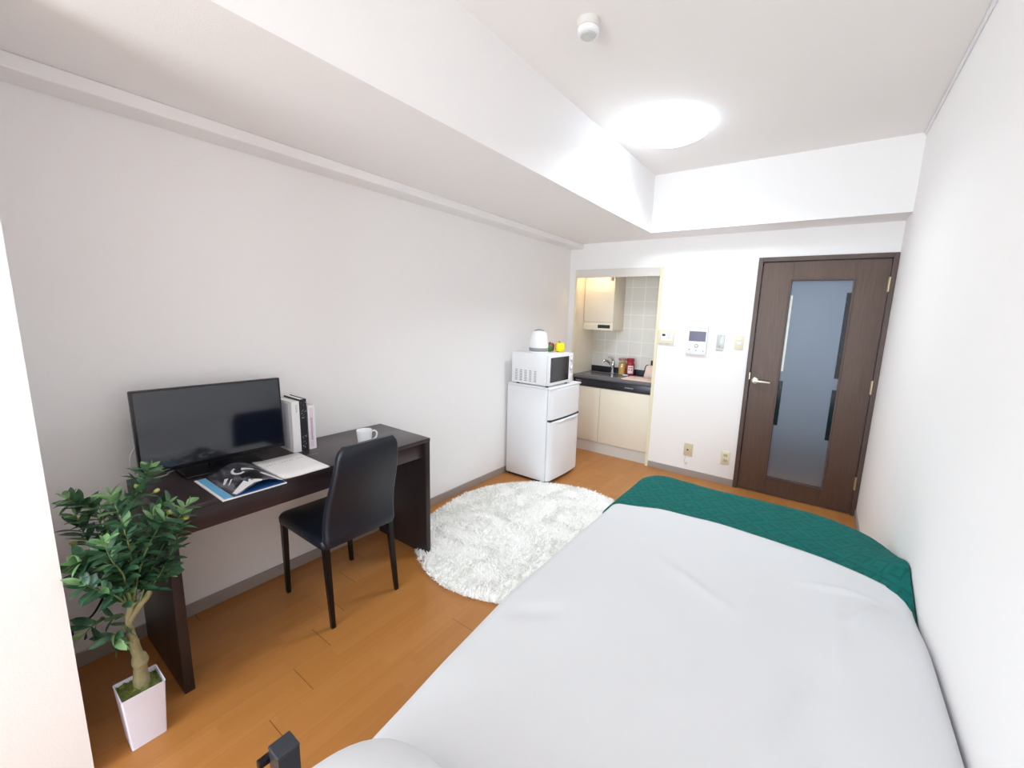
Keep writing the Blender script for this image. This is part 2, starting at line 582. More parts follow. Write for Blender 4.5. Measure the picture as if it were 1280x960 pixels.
# hall beyond the door
b = MB()
b.box((1.3, 0.12, 0), (1.4, 2.0, 2.4)); b.box((2.9, 0.12, 0), (3.0, 2.0, 2.4)); b.box((1.3, 2.0, 0), (3.0, 2.1, 2.4))
b.box((1.3, 0.12, 2.4), (3.0, 2.1, 2.5))
b.box((1.4, 0.09, 0), (DX0, 0.121, 2.4)); b.box((W, 0.09, 0), (2.9, 0.121, 2.4))
struct(b.build('wall_hall', MT['hall_wall']))
b = MB(); b.box((1.3, 0.6, -0.1), (3.0, 2.1, 0)); struct(b.build('floor_hall', MT['door_wood']))

# ------------------------------------------------------------------ the door
dr = struct(bpy.data.objects.new('door_1', None)); COL.objects.link(dr)
dr['label'] = 'dark walnut door with tall frosted glass panel on far wall'
b = MB()
b.box((DX0, -0.018, 0), (DX0 + 0.034, 0.1, DH), None, 0.003); b.box((2.668, -0.018, 0), (W - 0.001, 0.1, DH), None, 0.003)
b.box((DX0 + 0.034, -0.018, 1.965), (2.668, 0.1, DH), None, 0.003)
b.build('door_frame', MT['door_frame'], dr)
GX0, GX1, GZ0, GZ1 = 2.062, 2.458, 0.162, 1.812
LX0, LX1, LZ0, LZ1 = DX0 + 0.039, 2.664, 0.008, 1.960
b = MB()
b.box((LX0, 0.0, LZ0), (GX0, 0.036, LZ1), None, 0.002); b.box((GX1, 0.0, LZ0), (LX1, 0.036, LZ1), None, 0.002)
b.box((GX0, 0.0, LZ0), (GX1, 0.036, GZ0)); b.box((GX0, 0.0, GZ1), (GX1, 0.036, LZ1))
b.build('door_leaf', MT['door_wood'], dr)
b = MB()
mw = 0.014
b.box((GX0 - mw, -0.006, GZ0 - mw), (GX0, 0.012, GZ1 + mw), None, 0.004); b.box((GX1, -0.006, GZ0 - mw), (GX1 + mw, 0.012, GZ1 + mw), None, 0.004)
b.box((GX0, -0.006, GZ0 - mw), (GX1, 0.012, GZ0), None, 0.004); b.box((GX0, -0.006, GZ1), (GX1, 0.012, GZ1 + mw), None, 0.004)
b.build('glass_bead', MT['door_frame'], dr)
# one sheet of glass, frosted over the middle with clear bands left at the edges
b = MB()
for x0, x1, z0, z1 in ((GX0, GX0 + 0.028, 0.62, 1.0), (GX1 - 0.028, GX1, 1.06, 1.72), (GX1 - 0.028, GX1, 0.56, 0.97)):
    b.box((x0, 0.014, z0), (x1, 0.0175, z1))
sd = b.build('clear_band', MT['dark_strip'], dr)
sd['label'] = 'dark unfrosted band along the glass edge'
part_box('clear_band', (GX0, 0.014, 1.08), (GX0 + 0.018, 0.0175, 1.7), MT['silver_grey'], dr, label='unfrosted band along the glass edge, its bright reflection painted pale grey')  # bright reflection in the clear glass, painted as a pale strip
part_box('glass_pane', (GX0, 0.018, GZ0), (GX1, 0.023, GZ1), MT['frost'], dr, label='frosted glass pane')
b = MB()
hz, hx = 0.982, 1.884
b.lathe((hx, 0, hz), [(0.026, 0.0), (0.026, -0.006), (0.022, -0.009), (0.011, -0.010), (0.010, -0.045), (0.0, -0.045)], None, 24, 'y')
b.tube([(hx, -0.042, hz), (hx + 0.03, -0.046, hz), (hx + 0.075, -0.046, hz - 0.001), (hx + 0.118, -0.04, hz - 0.002)], [0.012, 0.0105, 0.0085, 0.006], None, 12)
b.build('door_handle', MT['nickel'], dr, True)['label'] = 'ivory lever handle'
part_box('strike_plate', (1.8375, -0.0195, 0.99), (1.8435, -0.015, 1.05), MT['brass'], dr)
for z in (1.775, 1.02, 0.262):
    b = MB(); b.lathe((2.666, -0.021, z - 0.05), [(0.0065, 0), (0.0065, 0.1)], None, 12)
    b.box((2.659, -0.001, z - 0.05), (2.664, 0.001, z + 0.05)); b.lathe((2.666, -0.021, z + 0.05), [(0.008, 0), (0.008, 0.004)], None, 12)
    b.build('hinge', MT['brass'], dr, True)['label'] = 'pale brass hinge'

# ------------------------------------------------------------------ bed
bed = empty('bed', 'dark grey metal bed frame, its square corner post showing by the floor', 'bed')
for x, y in ((1.482, -3.619), (2.66, -3.619), (1.655, -1.46), (2.64, -1.46)):
    top = 0.55 if y < -3 else 0.40
    b = MB(); b.box((x - 0.022, y - 0.021, 0), (x + 0.022, y + 0.021, top - 0.006)); b.box((x - 0.0235, y - 0.0225, top - 0.008), (x + 0.0235, y + 0.0225, top), None, 0.003)
    b.build('post', MT['grey_metal'], bed)
for x in (1.655, 2.645):
    part_box('side_rail', (x - 0.015, -3.6, 0.22), (x + 0.015, -1.482, 0.27), MT['grey_metal'], bed, 0.003)
for y, x0 in ((-3.619, 1.504), (-1.46, 1.677)):
    part_box('end_rail', (x0, y - 0.012, 0.22), (2.638, y + 0.012, 0.27), MT['grey_metal'], bed, 0.003)
part_box('head_rail', (1.504, -3.63, 0.40), (2.638, -3.608, 0.43), MT['grey_metal'], bed, 0.003)
for k in range(12):
    y = -3.5 + k * 0.18
    part_box('slat', (1.67, y - 0.03, 0.262), (2.629, y + 0.03, 0.278), MT['grey_metal'], bed)
part_box('bracket', (1.446, -3.66, 0.508), (1.462, -3.625, 0.524), MT['black_metal'], bed, 0.003)

b = MB(); b.box((1.585, -3.56, 0.28), (2.62, -1.50, 0.475), None, 0.05, 4)
tag(b.build('mattress', MT['mattress'], None, True), 'mattress hidden under the white duvet and green throw', 'mattress')

def drape(x0, x1, y0, y1, top, r, rc, hem, nx, ny, ext, extn, extf, wob, shape=None):
    """a cloth laid over a rounded block: cloth grid folds down past the block's edges"""
    def fn(u, v):
        cx0, cx1, cy0, cy1 = x0 + rc, x1 - rc, y0 + rc, y1 - rc
        a = x0 - ext[0] + u * (x1 - x0 + ext[0] + ext[1])
        c = y0 - extn + v * (y1 - y0 + extn + extf)
        px, py = min(max(a, cx0), cx1), min(max(c, cy0), cy1)
        dx, dy = a - px, c - py
        rho = math.hypot(dx, dy)
        e = rho - (rc - r)
        if rho < 1e-9 or e <= 0:
            x, y, z = a, c, top
        else:
            if e < r * PI / 2:
                out, dz = (rc - r) + r * math.sin(e / r), r * (1 - math.cos(e / r))
            else:
                out, dz = rc, r + (e - r * PI / 2)
            x, y, z = px + dx / rho * out, py + dy / rho * out, top - dz
        z = max(z, hem + 0.01 * noise.noise(Vector((a * 6, c * 6, 3))))
        p = Vector((x, y, z))
        p = p + wob(a, c, p)
        if shape:
            p = shape(p)
        return p
    m = MB(); m.grid(fn, nx, ny)
    return m

FOLDS = [((2.384, -2.789), (2.322, -3.052), 0.006, 0.012), ((2.472, -2.312), (2.46, -2.826), 0.005, 0.012),
         ((2.233, -2.309), (2.225, -2.613), 0.004, 0.010), ((2.581, -2.254), (2.498, -2.45), 0.007, 0.014),
         ((2.365, -2.27), (2.576, -2.2), 0.005, 0.014), ((2.15, -2.75), (2.10, -3.1), 0.004, 0.012),
         ((1.75, -2.9), (1.62, -3.0), -0.004, 0.03), ((1.9, -2.45), (2.2, -2.6), 0.003, 0.02)]
def duvet_wob(a, c, p):
    h = 0.010 * noise.noise(Vector((a * 2.2, c * 1.6, 0.4))) + 0.004 * noise.noise(Vector((a * 7, c * 6, 7)))
    for (ax, ay), (bx, by), amp, wd in FOLDS:
        d = Vector((bx - ax, by - ay)); q = Vector((p.x - ax, p.y - ay))
        t = min(1, max(0, q.dot(d) / d.length_squared))
        e = (q - d * t).length
        h += 2.6 * amp * math.exp(-(e / wd) ** 2) * math.sin(PI * (0.1 + 0.8 * t))
    # plump middle, thinner toward the edges
    h += 0.02 * math.sin(PI * min(1, max(0, (p.x - 1.5) / 1.2)))
    q = min(1, max(0, (p.x - 2.35) / 0.25)) * min(1, max(0, (-2.15 - p.y) / 0.3))
    h += 0.03 * q * q * (3 - 2 * q)
    side = 0.012 * noise.noise(Vector((c * 4.0, p.z * 3, 11)))
    return Vector((side if p.z < 0.5 else 0, 0, h))
def duvet_shape(p):
    # the left hem line bows in toward the pillow end
    k = max(0, (-2.9 - p.y)) / 0.7
    w = max(0, (2.1 - p.x) / 0.6)
    p.x += 0.08 * min(1, k) * min(1, w)
    p.x = min(p.x, 2.689)
    # far hem is not quite straight
    s = max(0, (p.y + 2.5) / 0.45)
    p.y += s * (-0.05 * max(0, (1.75 - p.x) / 0.25) + 0.02 * math.sin(4 * p.x) - 0.07 * max(0, (p.x - 2.42) / 0.27) ** 2)
    return p
b = drape(1.515, 2.705, -3.68, -1.9, 0.535, 0.06, 0.09, 0.13, 90, 120, (0.36, 0.22), 0.05, -0.12, duvet_wob, duvet_shape)
# drop the far hem onto the throw
for v in b.bm.verts:
    pass
dv = b.build('duvet', MT['white_cotton'], None, True, 80)
sm = dv.modifiers.new('thickness', 'SOLIDIFY'); sm.thickness = 0.018; sm.offset = -1
tag(dv, 'plain white duvet spread over the bed, lightly creased', 'duvet')

def runner_wob(a, c, p):
    h = 0.007 * noise.noise(Vector((a * 3.0, c * 4.0, 2.4))) + 0.003 * noise.noise(Vector((a * 12, c * 9, 5)))
    h += 0.085 * min(1, max(0, (a - 2.42) / 0.27)) ** 2 * (lambda q: q * q * (3 - 2 * q))(min(1, max(0, (-1.45 - c) / 0.5))) * min(1, max(0, (c + 2.22) / 0.25)) if p.z > 0.3 else 0
    return Vector((0.01 * noise.noise(Vector((c * 5, p.z * 4, 1))) if p.z < 0.45 else 0, 0, h))
def runner_shape(p):
    k = min(1.2, max(0, (p.x - 2.38) / 0.31))
    w = min(1, max(0, (p.y + 2.0) / 0.45))
    p.y -= 0.17 * k * k * w
    p.x = min(p.x, 2.694)
    if p.x < 1.7 and p.y < -2.09:
        p.x += 0.07 * min(1, (-2.09 - p.y) / 0.08)
    return p
b = drape(1.487, 2.73, -3.0, -1.43, 0.512, 0.06, 0.16, 0.15, 96, 60, (0.30, 0.18), -0.62, 0.30, runner_wob, runner_shape)
rn = b.build('bed_runner', MT['runner'], None, True, 80)
sm = rn.modifiers.new('thickness', 'SOLIDIFY'); sm.thickness = 0.008; sm.offset = -1
tag(rn, 'deep green woven throw laid across the foot of the bed', 'throw')

# pillow at the head end
b = MB()
rings = []
NP = 72
for k in range(17):
    ph = -PI / 2 + PI * k / 16
    sc_, zz = max(0.02, math.cos(ph)) ** 0.55, math.sin(ph)
    ring = []
    for q in range(NP):
        th = 2 * PI * q / NP
        c_, s_ = math.cos(th), math.sin(th)
        rr = (abs(c_) ** 3.4 + abs(s_) ** 3.4) ** (-1 / 3.4)
        px, py = 0.36 * rr * c_ * sc_, 0.215 * rr * s_ * sc_
        pz = zz * 0.062 * (1 - 0.45 * (rr * sc_) ** 4 * 0.5) + 0.006 * noise.noise(Vector((px * 8, py * 8, 1))) * (1 - sc_ * 0.6)
        ring.append(Vector((1.98 + px * 0.985 + py * 0.17, -3.725 - px * 0.17 + py * 0.985, 0.612 + pz)))
    rings.append(ring)
b.loft(rings)
tag(b.build('pillow', MT['white_cotton'], None, True, 80), 'white pillow lying at the head of the bed', 'pillow')

# ------------------------------------------------------------------ desk
dk = empty('desk', 'long dark espresso desk standing against the left wall', 'desk')
DY0, DY1, DD, DT = -3.557, -2.361, 0.493, 0.737
part_box('desk_top', (0.015, DY0, DT - 0.022), (DD, DY1, DT), MT['desk'], dk, 0.002)
for y in (DY0, DY1 - 0.032):
    part_box('side_panel', (0.015, y, 0), (DD - 0.003, y + 0.032, DT - 0.022), MT['desk_side'], dk, 0.002)
part_box('apron', (0.45, DY0 + 0.032, 0.622), (0.47, DY1 - 0.032, DT - 0.022), MT['desk'], dk, 0.001)
part_box('back_rail', (0.02, DY0 + 0.032, 0.60), (0.038, DY1 - 0.032, DT - 0.022), MT['desk'], dk, 0.001)
part_box('bottom_board', (0.038, DY0 + 0.032, 0.622), (0.45, DY1 - 0.032, 0.634), MT['desk'], dk, 0.001)

# ------------------------------------------------------------------ television
tv = empty('television', 'small black flat television standing on the left half of the desk', 'television')
tilt = Matrix.Rotation(math.radians(-2), 3, 'Y')
piv = (0.15, -3.27, 0.80)
part_box('tv_back', (0.105, -3.50, 0.82), (0.135, -3.06, 1.08), MT['black_plastic'], tv, 0.012, rot=tilt, pivot=piv)
part_box('bezel', (0.133, -3.541, 0.777), (0.158, -3.003, 1.122), MT['black_plastic'], tv, 0.004, rot=tilt, pivot=piv)
part_box('screen', (0.157, -3.532, 0.796), (0.1595, -3.012, 1.115), MT['screen'], tv, rot=tilt, pivot=piv)
part_box('neck', (0.115, -3.31, 0.745), (0.14, -3.22, 0.86), MT['black_plastic'], tv, 0.006)
part_box('stand_base', (0.05, -3.41, DT), (0.2, -3.12, 0.747), MT['black_plastic'], tv, 0.004)
b = MB()
def cable_pts(pts, n=10):
    """Catmull-Rom through the points"""
    P = [Vector(p) for p in pts]; P = [2 * P[0] - P[1]] + P + [2 * P[-1] - P[-2]]
    out = []
    for i in range(1, len(P) - 2):
        for k in range(n):
            t = k / n
            p0, p1, p2, p3 = P[i - 1:i + 3]
            out.append(0.5 * ((2 * p1) + (p2 - p0) * t + (2 * p0 - 5 * p1 + 4 * p2 - p3) * t * t + (3 * p1 - p0 - 3 * p2 + p3) * t ** 3))
    out.append(P[-2])
    return out
b.tube(cable_pts([(0.07, -3.48, 0.92), (0.10, -3.535, 0.885), (0.115, -3.555, 0.85), (0.105, -3.55, 0.79), (0.085, -3.51, 0.743), (0.085, -3.45, 0.7415), (0.055, -3.43, 0.7415), (0.03, -3.38, 0.7415)]), 0.003, None, 8)
tag(b.build('cable', MT['cable_white'], None, True), 'thin white cable looping out behind the television', 'cable')

# ------------------------------------------------------------------ books between television and mug
def book(name, y0, y1, h, x0, x1, cover, pages, label, closed_left=True):
    t = empty(name, label, 'book', 'books standing beside the television')
    b = MB()
    cth = 0.003
    b.box((x0, y0, DT), (x1, y0 + cth, DT + h), None, 0.0008); b.box((x0, y1 - cth, DT), (x1, y1, DT + h), None, 0.0008)
    b.box((x1 - cth, y0 + cth, DT), (x1, y1 - cth, DT + h))
    b.build('cover', cover, t)
    part_box('pages', (x0 + 0.004, y0 + cth, DT + 0.003), (x1 - cth, y1 - cth, DT + h - 0.004), pages, t)
    return t
bk = book('book', -2.975, -2.937, 0.262, 0.02, 0.185, MT['paper'], MT['paper'], 'thick white book with grey side board, standing next to the television')
part_box('side_board', (0.03, -2.9762, DT + 0.012), (0.155, -2.975, DT + 0.25), MT['slip_grey'], bk)
b = MB()
for k in range(9):
    b.box((0.185, -2.955, DT + 0.205 + k * 0.0045), (0.1853, -2.950 + 0.002 * (k % 3), DT + 0.2075 + k * 0.0045))
b.build('lettering', MT['ink_grey'], bk)
bk = book('book', -2.934, -2.902, 0.27, 0.02, 0.186, MT['book_black'], MT['paper'], 'black hardback book standing between a white and a pink book')
b = MB(); rnd = random.Random(4)
for k in range(26):
    z = DT + (0.012 + 0.07 * rnd.random() if k < 12 else 0.17 + 0.09 * rnd.random()); y = -2.932 + 0.024 * rnd.random()
    b.box((0.186, y, z), (0.1862, y + 0.002 + 0.004 * rnd.random(), z + 0.0015 + 0.003 * rnd.random()))
b.build('lettering', MT['ink_grey'], bk)
bk = book('book', -2.898, -2.862, 0.232, 0.03, 0.187, MT['paper'], MT['book_pink'], 'shorter white book with pale pink spine, at the end of the row')
part_box('spine_band', (0.187, -2.892, DT + 0.012), (0.1873, -2.873, DT + 0.22), MT['book_pink'], bk)
b = MB()
for k in range(16):
    b.box((0.1873, -2.886, DT + 0.05 + k * 0.0075), (0.1876, -2.877 - 0.002 * (k % 2), DT + 0.055 + k * 0.0075))
b.build('lettering', MT['pink_ink'], bk)

# ------------------------------------------------------------------ mug
mg = empty('mug', 'white ceramic mug on the desk behind the chair', 'mug')
MC = (0.315, -2.667)
b = MB()
b.lathe((MC[0], MC[1], DT), [(0.030, 0), (0.034, 0.004), (0.037, 0.04), (0.041, 0.078), (0.0405, 0.08), (0.038, 0.078), (0.034, 0.04), (0.03, 0.008), (0.0, 0.007)], None, 40, cap=False)
b.bm.faces.new([v for v in b.bm.verts if abs(v.co.z - DT) < 1e-6][:40])
b.build('body', MT['ceramic'], mg, True, 60)
b = MB()
hd = Vector((0.3, 0.95, 0)).normalized()
pts = [Vector((MC[0], MC[1], DT)) + hd * r + Vector((0, 0, z)) for r, z in ((0.0385, 0.066), (0.052, 0.070), (0.064, 0.060), (0.066, 0.045), (0.058, 0.028), (0.0345, 0.016))]
b.tube(cable_pts(pts, 5), 0.0045, None, 10)
b.build('handle', MT['ceramic'], mg, True)

# ------------------------------------------------------------------ magazine
mz = empty('magazine', 'open glossy magazine on the desk in front of the television', 'magazine')
ML, MSP, MR, MXI, MXO = -3.398, -3.172, -2.968, 0.215, 0.522
b = MB(); b.box((MXI + 0.03, ML, DT), (MXO + 0.02, MSP, DT + 0.004)); b.build('left_page', MT['paper'], mz)
b = MB()
b.box((MXI + 0.032, ML + 0.008, DT + 0.004), (MXO + 0.012, ML + 0.036, DT + 0.0045)); b.build('blue_margin', MT['sky_blue'], mz)
part_box('inside_page', (MXI + 0.033, ML + 0.037, DT + 0.004), (MXO + 0.014, MSP - 0.002, DT + 0.0044), MT['deep_blue'], mz, label='deep blue page showing below the raised sheet')
def page_z(t):
    return DT + 0.0052 + 0.034 * (math.sin(PI * t ** 1.25)) ** 1.0
def page_pt(u, v, lift=0.0):
    t = u
    y = ML + 0.037 + (MSP - ML - 0.037) * t
    x = MXI + 0.02 + (MXO + 0.012 - MXI - 0.02) * v
    return Vector((x, y, page_z(t) + lift + 0.002 * math.sin(PI * v) * t))
b = MB(); b.grid(lambda u, v: page_pt(u, v), 24, 12)
o = b.build('raised_sheet', MT['print_bw'], mz, True, 80)
o['label'] = 'black and white photo page, arching up'
sm = o.modifiers.new('thickness', 'SOLIDIFY'); sm.thickness = 0.0004; sm.offset = -1
def page_patch(name, polys, m):
    b = MB()
    for poly in polys:
        (u0, v0), (u1, v1), w0, w1 = poly
        def fn(s, t, u0=u0, v0=v0, u1=u1, v1=v1, w0=w0, w1=w1):
            d = Vector((u1 - u0, v1 - v0)).normalized(); n = Vector((-d.y, d.x))
            w = w0 + (w1 - w0) * s
            q = Vector((u0, v0)).lerp(Vector((u1, v1)), s) + n * (t - 0.5) * w
            return page_pt(min(1, max(0, q.x)), min(1, max(0, q.y)), 0.0006)
        b.grid(fn, 10, 3)
    return b.build(name, m, mz, True, 80)
arc = [(0.45 + 0.10 * math.cos(a), 0.38 + 0.12 * math.sin(a)) for a in [math.radians(60 + 26 * k) for k in range(9)]]
page_patch('printed_light', [(arc[k], arc[k + 1], 0.05, 0.05) for k in range(8)] + [((0.52, 0.36), (0.70, 0.46), 0.10, 0.06), ((0.08, 0.55), (0.2, 0.42), 0.03, 0.07), ((0.12, 0.64), (0.24, 0.52), 0.02, 0.03), ((0.72, 0.66), (0.92, 0.98), 0.09, 0.16), ((0.05, 0.94), (0.36, 0.86), 0.09, 0.22), ((0.36, 0.86), (0.55, 0.98), 0.18, 0.05)], MT['ink_white'])
page_patch('printed_dark', [((0.36, 0.62), (0.72, 0.66), 0.12, 0.30), ((0.45, 0.78), (0.62, 0.86), 0.16, 0.10), ((0.62, 0.36), (0.9, 0.5), 0.05, 0.10), ((0.12, 0.80), (0.34, 0.72), 0.02, 0.03), ((0.55, 0.16), (0.72, 0.28), 0.04, 0.05)], MT['ink_black'])
b = MB()
b.grid(lambda u, v: Vector((MXI - 0.008 + (MXO - 0.012 - MXI) * v, MSP + (MR - MSP) * u, DT + 0.006 + 0.006 * math.exp(-u * 9))), 20, 4)
o = b.build('right_page', MT['paper'], mz, True, 80)
sm = o.modifiers.new('thickness', 'SOLIDIFY'); sm.thickness = 0.0055; sm.offset = -1 if False else 1
sm.offset = -1
b = MB(); rnd = random.Random(8)
for k in range(22):
    if k in (4, 11, 15):
        continue
    y = -3.15 + k * 0.0108
    b.box((0.302, y, DT + 0.0115), (0.302 + 0.006, y + 0.0035 + 0.002 * rnd.random(), DT + 0.0122))
b.build('lettering', MT['ink_grey'], mz)

# ------------------------------------------------------------------ chair
ch = empty('dining_chair', 'black leatherette chair with tall tapered back pulled up to the desk', 'chair')
def rrect(cx, cy, hx, hy, r, z, n=5):
    out = []
    for qx, qy, a0 in ((1, 1, 0), (-1, 1, 90), (-1, -1, 180), (1, -1, 270)):
        for k in range(n + 1):
            a = math.radians(a0 + 90 * k / n)
            out.append(Vector((cx + qx * (hx - r) + r * math.cos(a), cy + qy * (hy - r) + r * math.sin(a), z)))
    return out
b = MB()
sx, sy = 0.395, -2.885
b.loft([rrect(sx, sy, 0.215, 0.185, 0.03, 0.398), rrect(sx, sy, 0.22, 0.19, 0.035, 0.405), rrect(sx, sy, 0.22, 0.19, 0.035, 0.432),
        rrect(sx, sy, 0.212, 0.182, 0.035, 0.447), rrect(sx, sy, 0.19, 0.16, 0.035, 0.454), rrect(sx, sy, 0.1, 0.08, 0.03, 0.457)])
b.build('seat', MT['leather'], ch, True, 50)
# backrest: tapered, gently curved slab
secs = []
N = 22
yc = -2.893
for k in range(N + 1):
    t = k / N
    z = 0.415 + t * 0.475
    xc = 0.618 + 0.03 * t + 0.055 * t ** 2 - 0.012 * math.sin(2 * PI * t)
    hw = 0.178 + 0.002 * math.sin(PI * t) - 0.034 * t ** 1.6
    if k == N: hw -= 0.02
    elif k == N - 1: hw -= 0.006
    th = 0.026 - 0.008 * t
    if k == N: th *= 0.5
    if k == 0: th *= 0.7; hw -= 0.01
    ring = []
    for q in rrect(0, 0, th, hw, th * 0.8, z, 4):
        bow = 0.02 * (1 - (q.y / hw) ** 2)
        ring.append(Vector((xc + q.x + bow * 0.5, yc + q.y, z)))
    secs.append(ring)
b = MB(); b.loft(secs); b.build('backrest', MT['leather'], ch, True, 60)
for (tx, ty), (fx, fy) in (((0.20, -3.052), (0.188, -3.048)), ((0.20, -2.718), (0.178, -2.692)), ((0.590, -3.052), (0.606, -3.044)), ((0.590, -2.72), (0.606, -2.698))):
    b = MB(); b.tube([(tx, ty, 0.40), (tx + (fx - tx) * .3, ty + (fy - ty) * .3, 0.28), (fx, fy, 0.004)], [0.0185, 0.017, 0.0125], None, square=True)
    b.box((fx - 0.008, fy - 0.008, 0.0), (fx + 0.008, fy + 0.008, 0.006))
    b.build('leg', MT['black_metal'], ch)

# ------------------------------------------------------------------ potted olive tree
pl = empty('olive_tree', 'artificial olive tree in a tapered square white pot beside the desk', 'potted plant')
def sq(cx, cy, h, z, r):
    return rrect(cx, cy, h, h, r, z, 3)
PCX, PCY = 0.565, -3.683
b = MB()
b.loft([sq(PCX, PCY, 0.044, 0.0, 0.004), sq(PCX, PCY, 0.0545, 0.197, 0.005), sq(PCX, PCY, 0.0555, 0.2, 0.005), sq(PCX, PCY, 0.052, 0.2, 0.004), sq(PCX, PCY, 0.05, 0.17, 0.004)])
b.build('pot', MT['pot'], pl, True, 30)
b = MB()
b.grid(lambda u, v: Vector((PCX + (u - .5) * 0.1015, PCY + (v - .5) * 0.1015, 0.186 + 0.012 * noise.noise(Vector((u * 7, v * 7, 0))) + 0.006 * noise.noise(Vector((u * 22, v * 22, 3))) + 0.012 * math.exp(-((u - .45) ** 2 + (v - .5) ** 2) * 12))), 40, 40)
b.build('moss', MT['moss'], pl, True, 80)
b = MB()
TR = [(0.572, -3.678, 0.17), (0.565, -3.677, 0.215), (0.565, -3.676, 0.25), (0.566, -3.674, 0.285), (0.563, -3.679, 0.32), (0.565, -3.682, 0.36), (0.565, -3.687, 0.411), (0.566, -3.684, 0.455), (0.567, -3.672, 0.5)]
tp = cable_pts(TR, 5)
b.tube(tp, [0.022 - 0.0125 * min(1, i / 30) + 0.0045 * max(0, noise.noise(Vector((i * 0.31, 2, 0)))) + (0.004 if 12 < i < 18 else 0) for i in range(len(tp))], None, 14)
b.tube(cable_pts([(0.566, -3.684, 0.44), (0.57, -3.66, 0.475), (0.575, -3.635, 0.505), (0.58, -3.625, 0.54)], 4), [0.011 - 0.0004 * i for i in range(13)], None, 10)
b.build('trunk', MT['bark'], pl, True, 80)
BR = [[[0.565, -3.676, 0.472], [0.56, -3.683, 0.679], [0.57, -3.658, 0.809], [0.58, -3.616, 0.891], [0.585, -3.598, 0.933]], [[0.567, -3.663, 0.47], [0.59, -3.626, 0.59], [0.61, -3.576, 0.703], [0.63, -3.526, 0.798]], [[0.565, -3.676, 0.472], [0.55, -3.707, 0.604], [0.53, -3.741, 0.723], [0.52, -3.758, 0.819]], [[0.567, -3.676, 0.473], [0.6, -3.711, 0.558], [0.63, -3.746, 0.611], [0.65, -3.778, 0.657]], [[0.56, -3.682, 0.494], [0.53, -3.7, 0.676], [0.51, -3.719, 0.814], [0.5, -3.765, 0.87]], [[0.563, -3.668, 0.487], [0.53, -3.633, 0.643], [0.53, -3.606, 0.74], [0.54, -3.553, 0.785]], [[0.567, -3.662, 0.476], [0.59, -3.608, 0.566], [0.6, -3.571, 0.639], [0.6, -3.538, 0.727]], [[0.563, -3.682, 0.457], [0.55, -3.72, 0.464], [0.54, -3.754, 0.464], [0.53, -3.776, 0.44]], [[0.565, -3.673, 0.505], [0.6, -3.695, 0.632], [0.62, -3.74, 0.704], [0.62, -3.78, 0.715]], [[0.567, -3.668, 0.503], [0.62, -3.669, 0.667], [0.63, -3.681, 0.81], [0.62, -3.695, 0.89]], [[0.56, -3.668, 0.485], [0.54, -3.645, 0.557], [0.535, -3.6, 0.576], [0.54, -3.573, 0.54]], [[0.56, -3.679, 0.492], [0.52, -3.707, 0.548], [0.5, -3.744, 0.589], [0.5, -3.77, 0.631]], [[0.567, -3.672, 0.499], [0.63, -3.647, 0.66], [0.65, -3.612, 0.747], [0.66, -3.592, 0.783]], [[0.565, -3.674, 0.491], [0.64, -3.694, 0.634], [0.66, -3.717, 0.707], [0.68, -3.73, 0.773]], [[0.56, -3.673, 0.488], [0.51, -3.663, 0.592], [0.49, -3.665, 0.73], [0.49, -3.647, 0.821]], [[0.563, -3.683, 0.446], [0.56, -3.709, 0.409], [0.57, -3.729, 0.413], [0.58, -3.714, 0.394]],
      [[0.565, -3.676, 0.50], [0.60, -3.655, 0.60], [0.62, -3.63, 0.70], [0.64, -3.61, 0.80]], [[0.565, -3.676, 0.50], [0.545, -3.69, 0.62], [0.56, -3.70, 0.74], [0.555, -3.715, 0.85]]]
rnd = random.Random(11)
bt, bl, bp = MB(), MB(), MB()
def add_leaf(bm_, base, d, up, L, Wd, curl):
    d = d.normalized(); s = d.cross(up).normalized(); n = s.cross(d)
    prof = [0.12, 0.62, 0.95, 1.0, 0.72, 0.08]
    rows = []
    for i, w in enumerate(prof):
        t = i / 5
        c = base + d * L * t + n * (curl * L * (t * t)) * -1
        hw = Wd * w / 2
        rows.append([bm_.bm.verts.new(c - s * hw + n * hw * 0.35), bm_.bm.verts.new(c), bm_.bm.verts.new(c + s * hw + n * hw * 0.35)])
    for a, c in zip(rows, rows[1:]):
        for k in range(2):
            bm_.bm.faces.new((a[k], a[k + 1], c[k + 1], c[k]))
for bi, br in enumerate(BR):
    pts = cable_pts(br, 8)
    bt.tube(pts, [0.0034 - 0.0022 * i / len(pts) for i in range(len(pts))], None, 6)
    total = sum((pts[i + 1] - pts[i]).length for i in range(len(pts) - 1))
    npair = max(5, int(total / 0.021))
    start = 0.16 if total > 0.2 else 0.1
    for k in range(npair + 1):
        t = start + (1 - start) * k / npair
        f = t * (len(pts) - 1); i = min(int(f), len(pts) - 2)
        p = pts[i].lerp(pts[i + 1], f - i)
        d = (pts[i + 1] - pts[i]).normalized()
        ang = k * 1.57 + rnd.uniform(-.5, .5)
        a = d.orthogonal().normalized(); c = d.cross(a)
        tipk = t > 0.9
        for q in (0, 1):
            o_ = math.cos(ang + q * PI) * a + math.sin(ang + q * PI) * c
            dirv = d * rnd.uniform(0.35, 0.9) + o_ * rnd.uniform(0.6, 1.0) + Vector((0, 0, rnd.uniform(-.25, .15)))
            upn = (d - dirv.normalized() * d.dot(dirv.normalized())) + Vector((0, 0, 0.7))
            pale = (tipk and rnd.random() < 0.6) or rnd.random() < 0.06
            add_leaf(bp if pale else bl, p, dirv, upn, rnd.uniform(0.046, 0.070) * (0.8 if tipk else 1), rnd.uniform(0.019, 0.027), rnd.uniform(-0.1, 0.3))
        if k == npair:
            add_leaf(bp, p, d + Vector((0, 0, 0.1)), d.orthogonal(), 0.035, 0.010, 0.1)
bt.build('branches', MT['twig'], pl, True, 80)
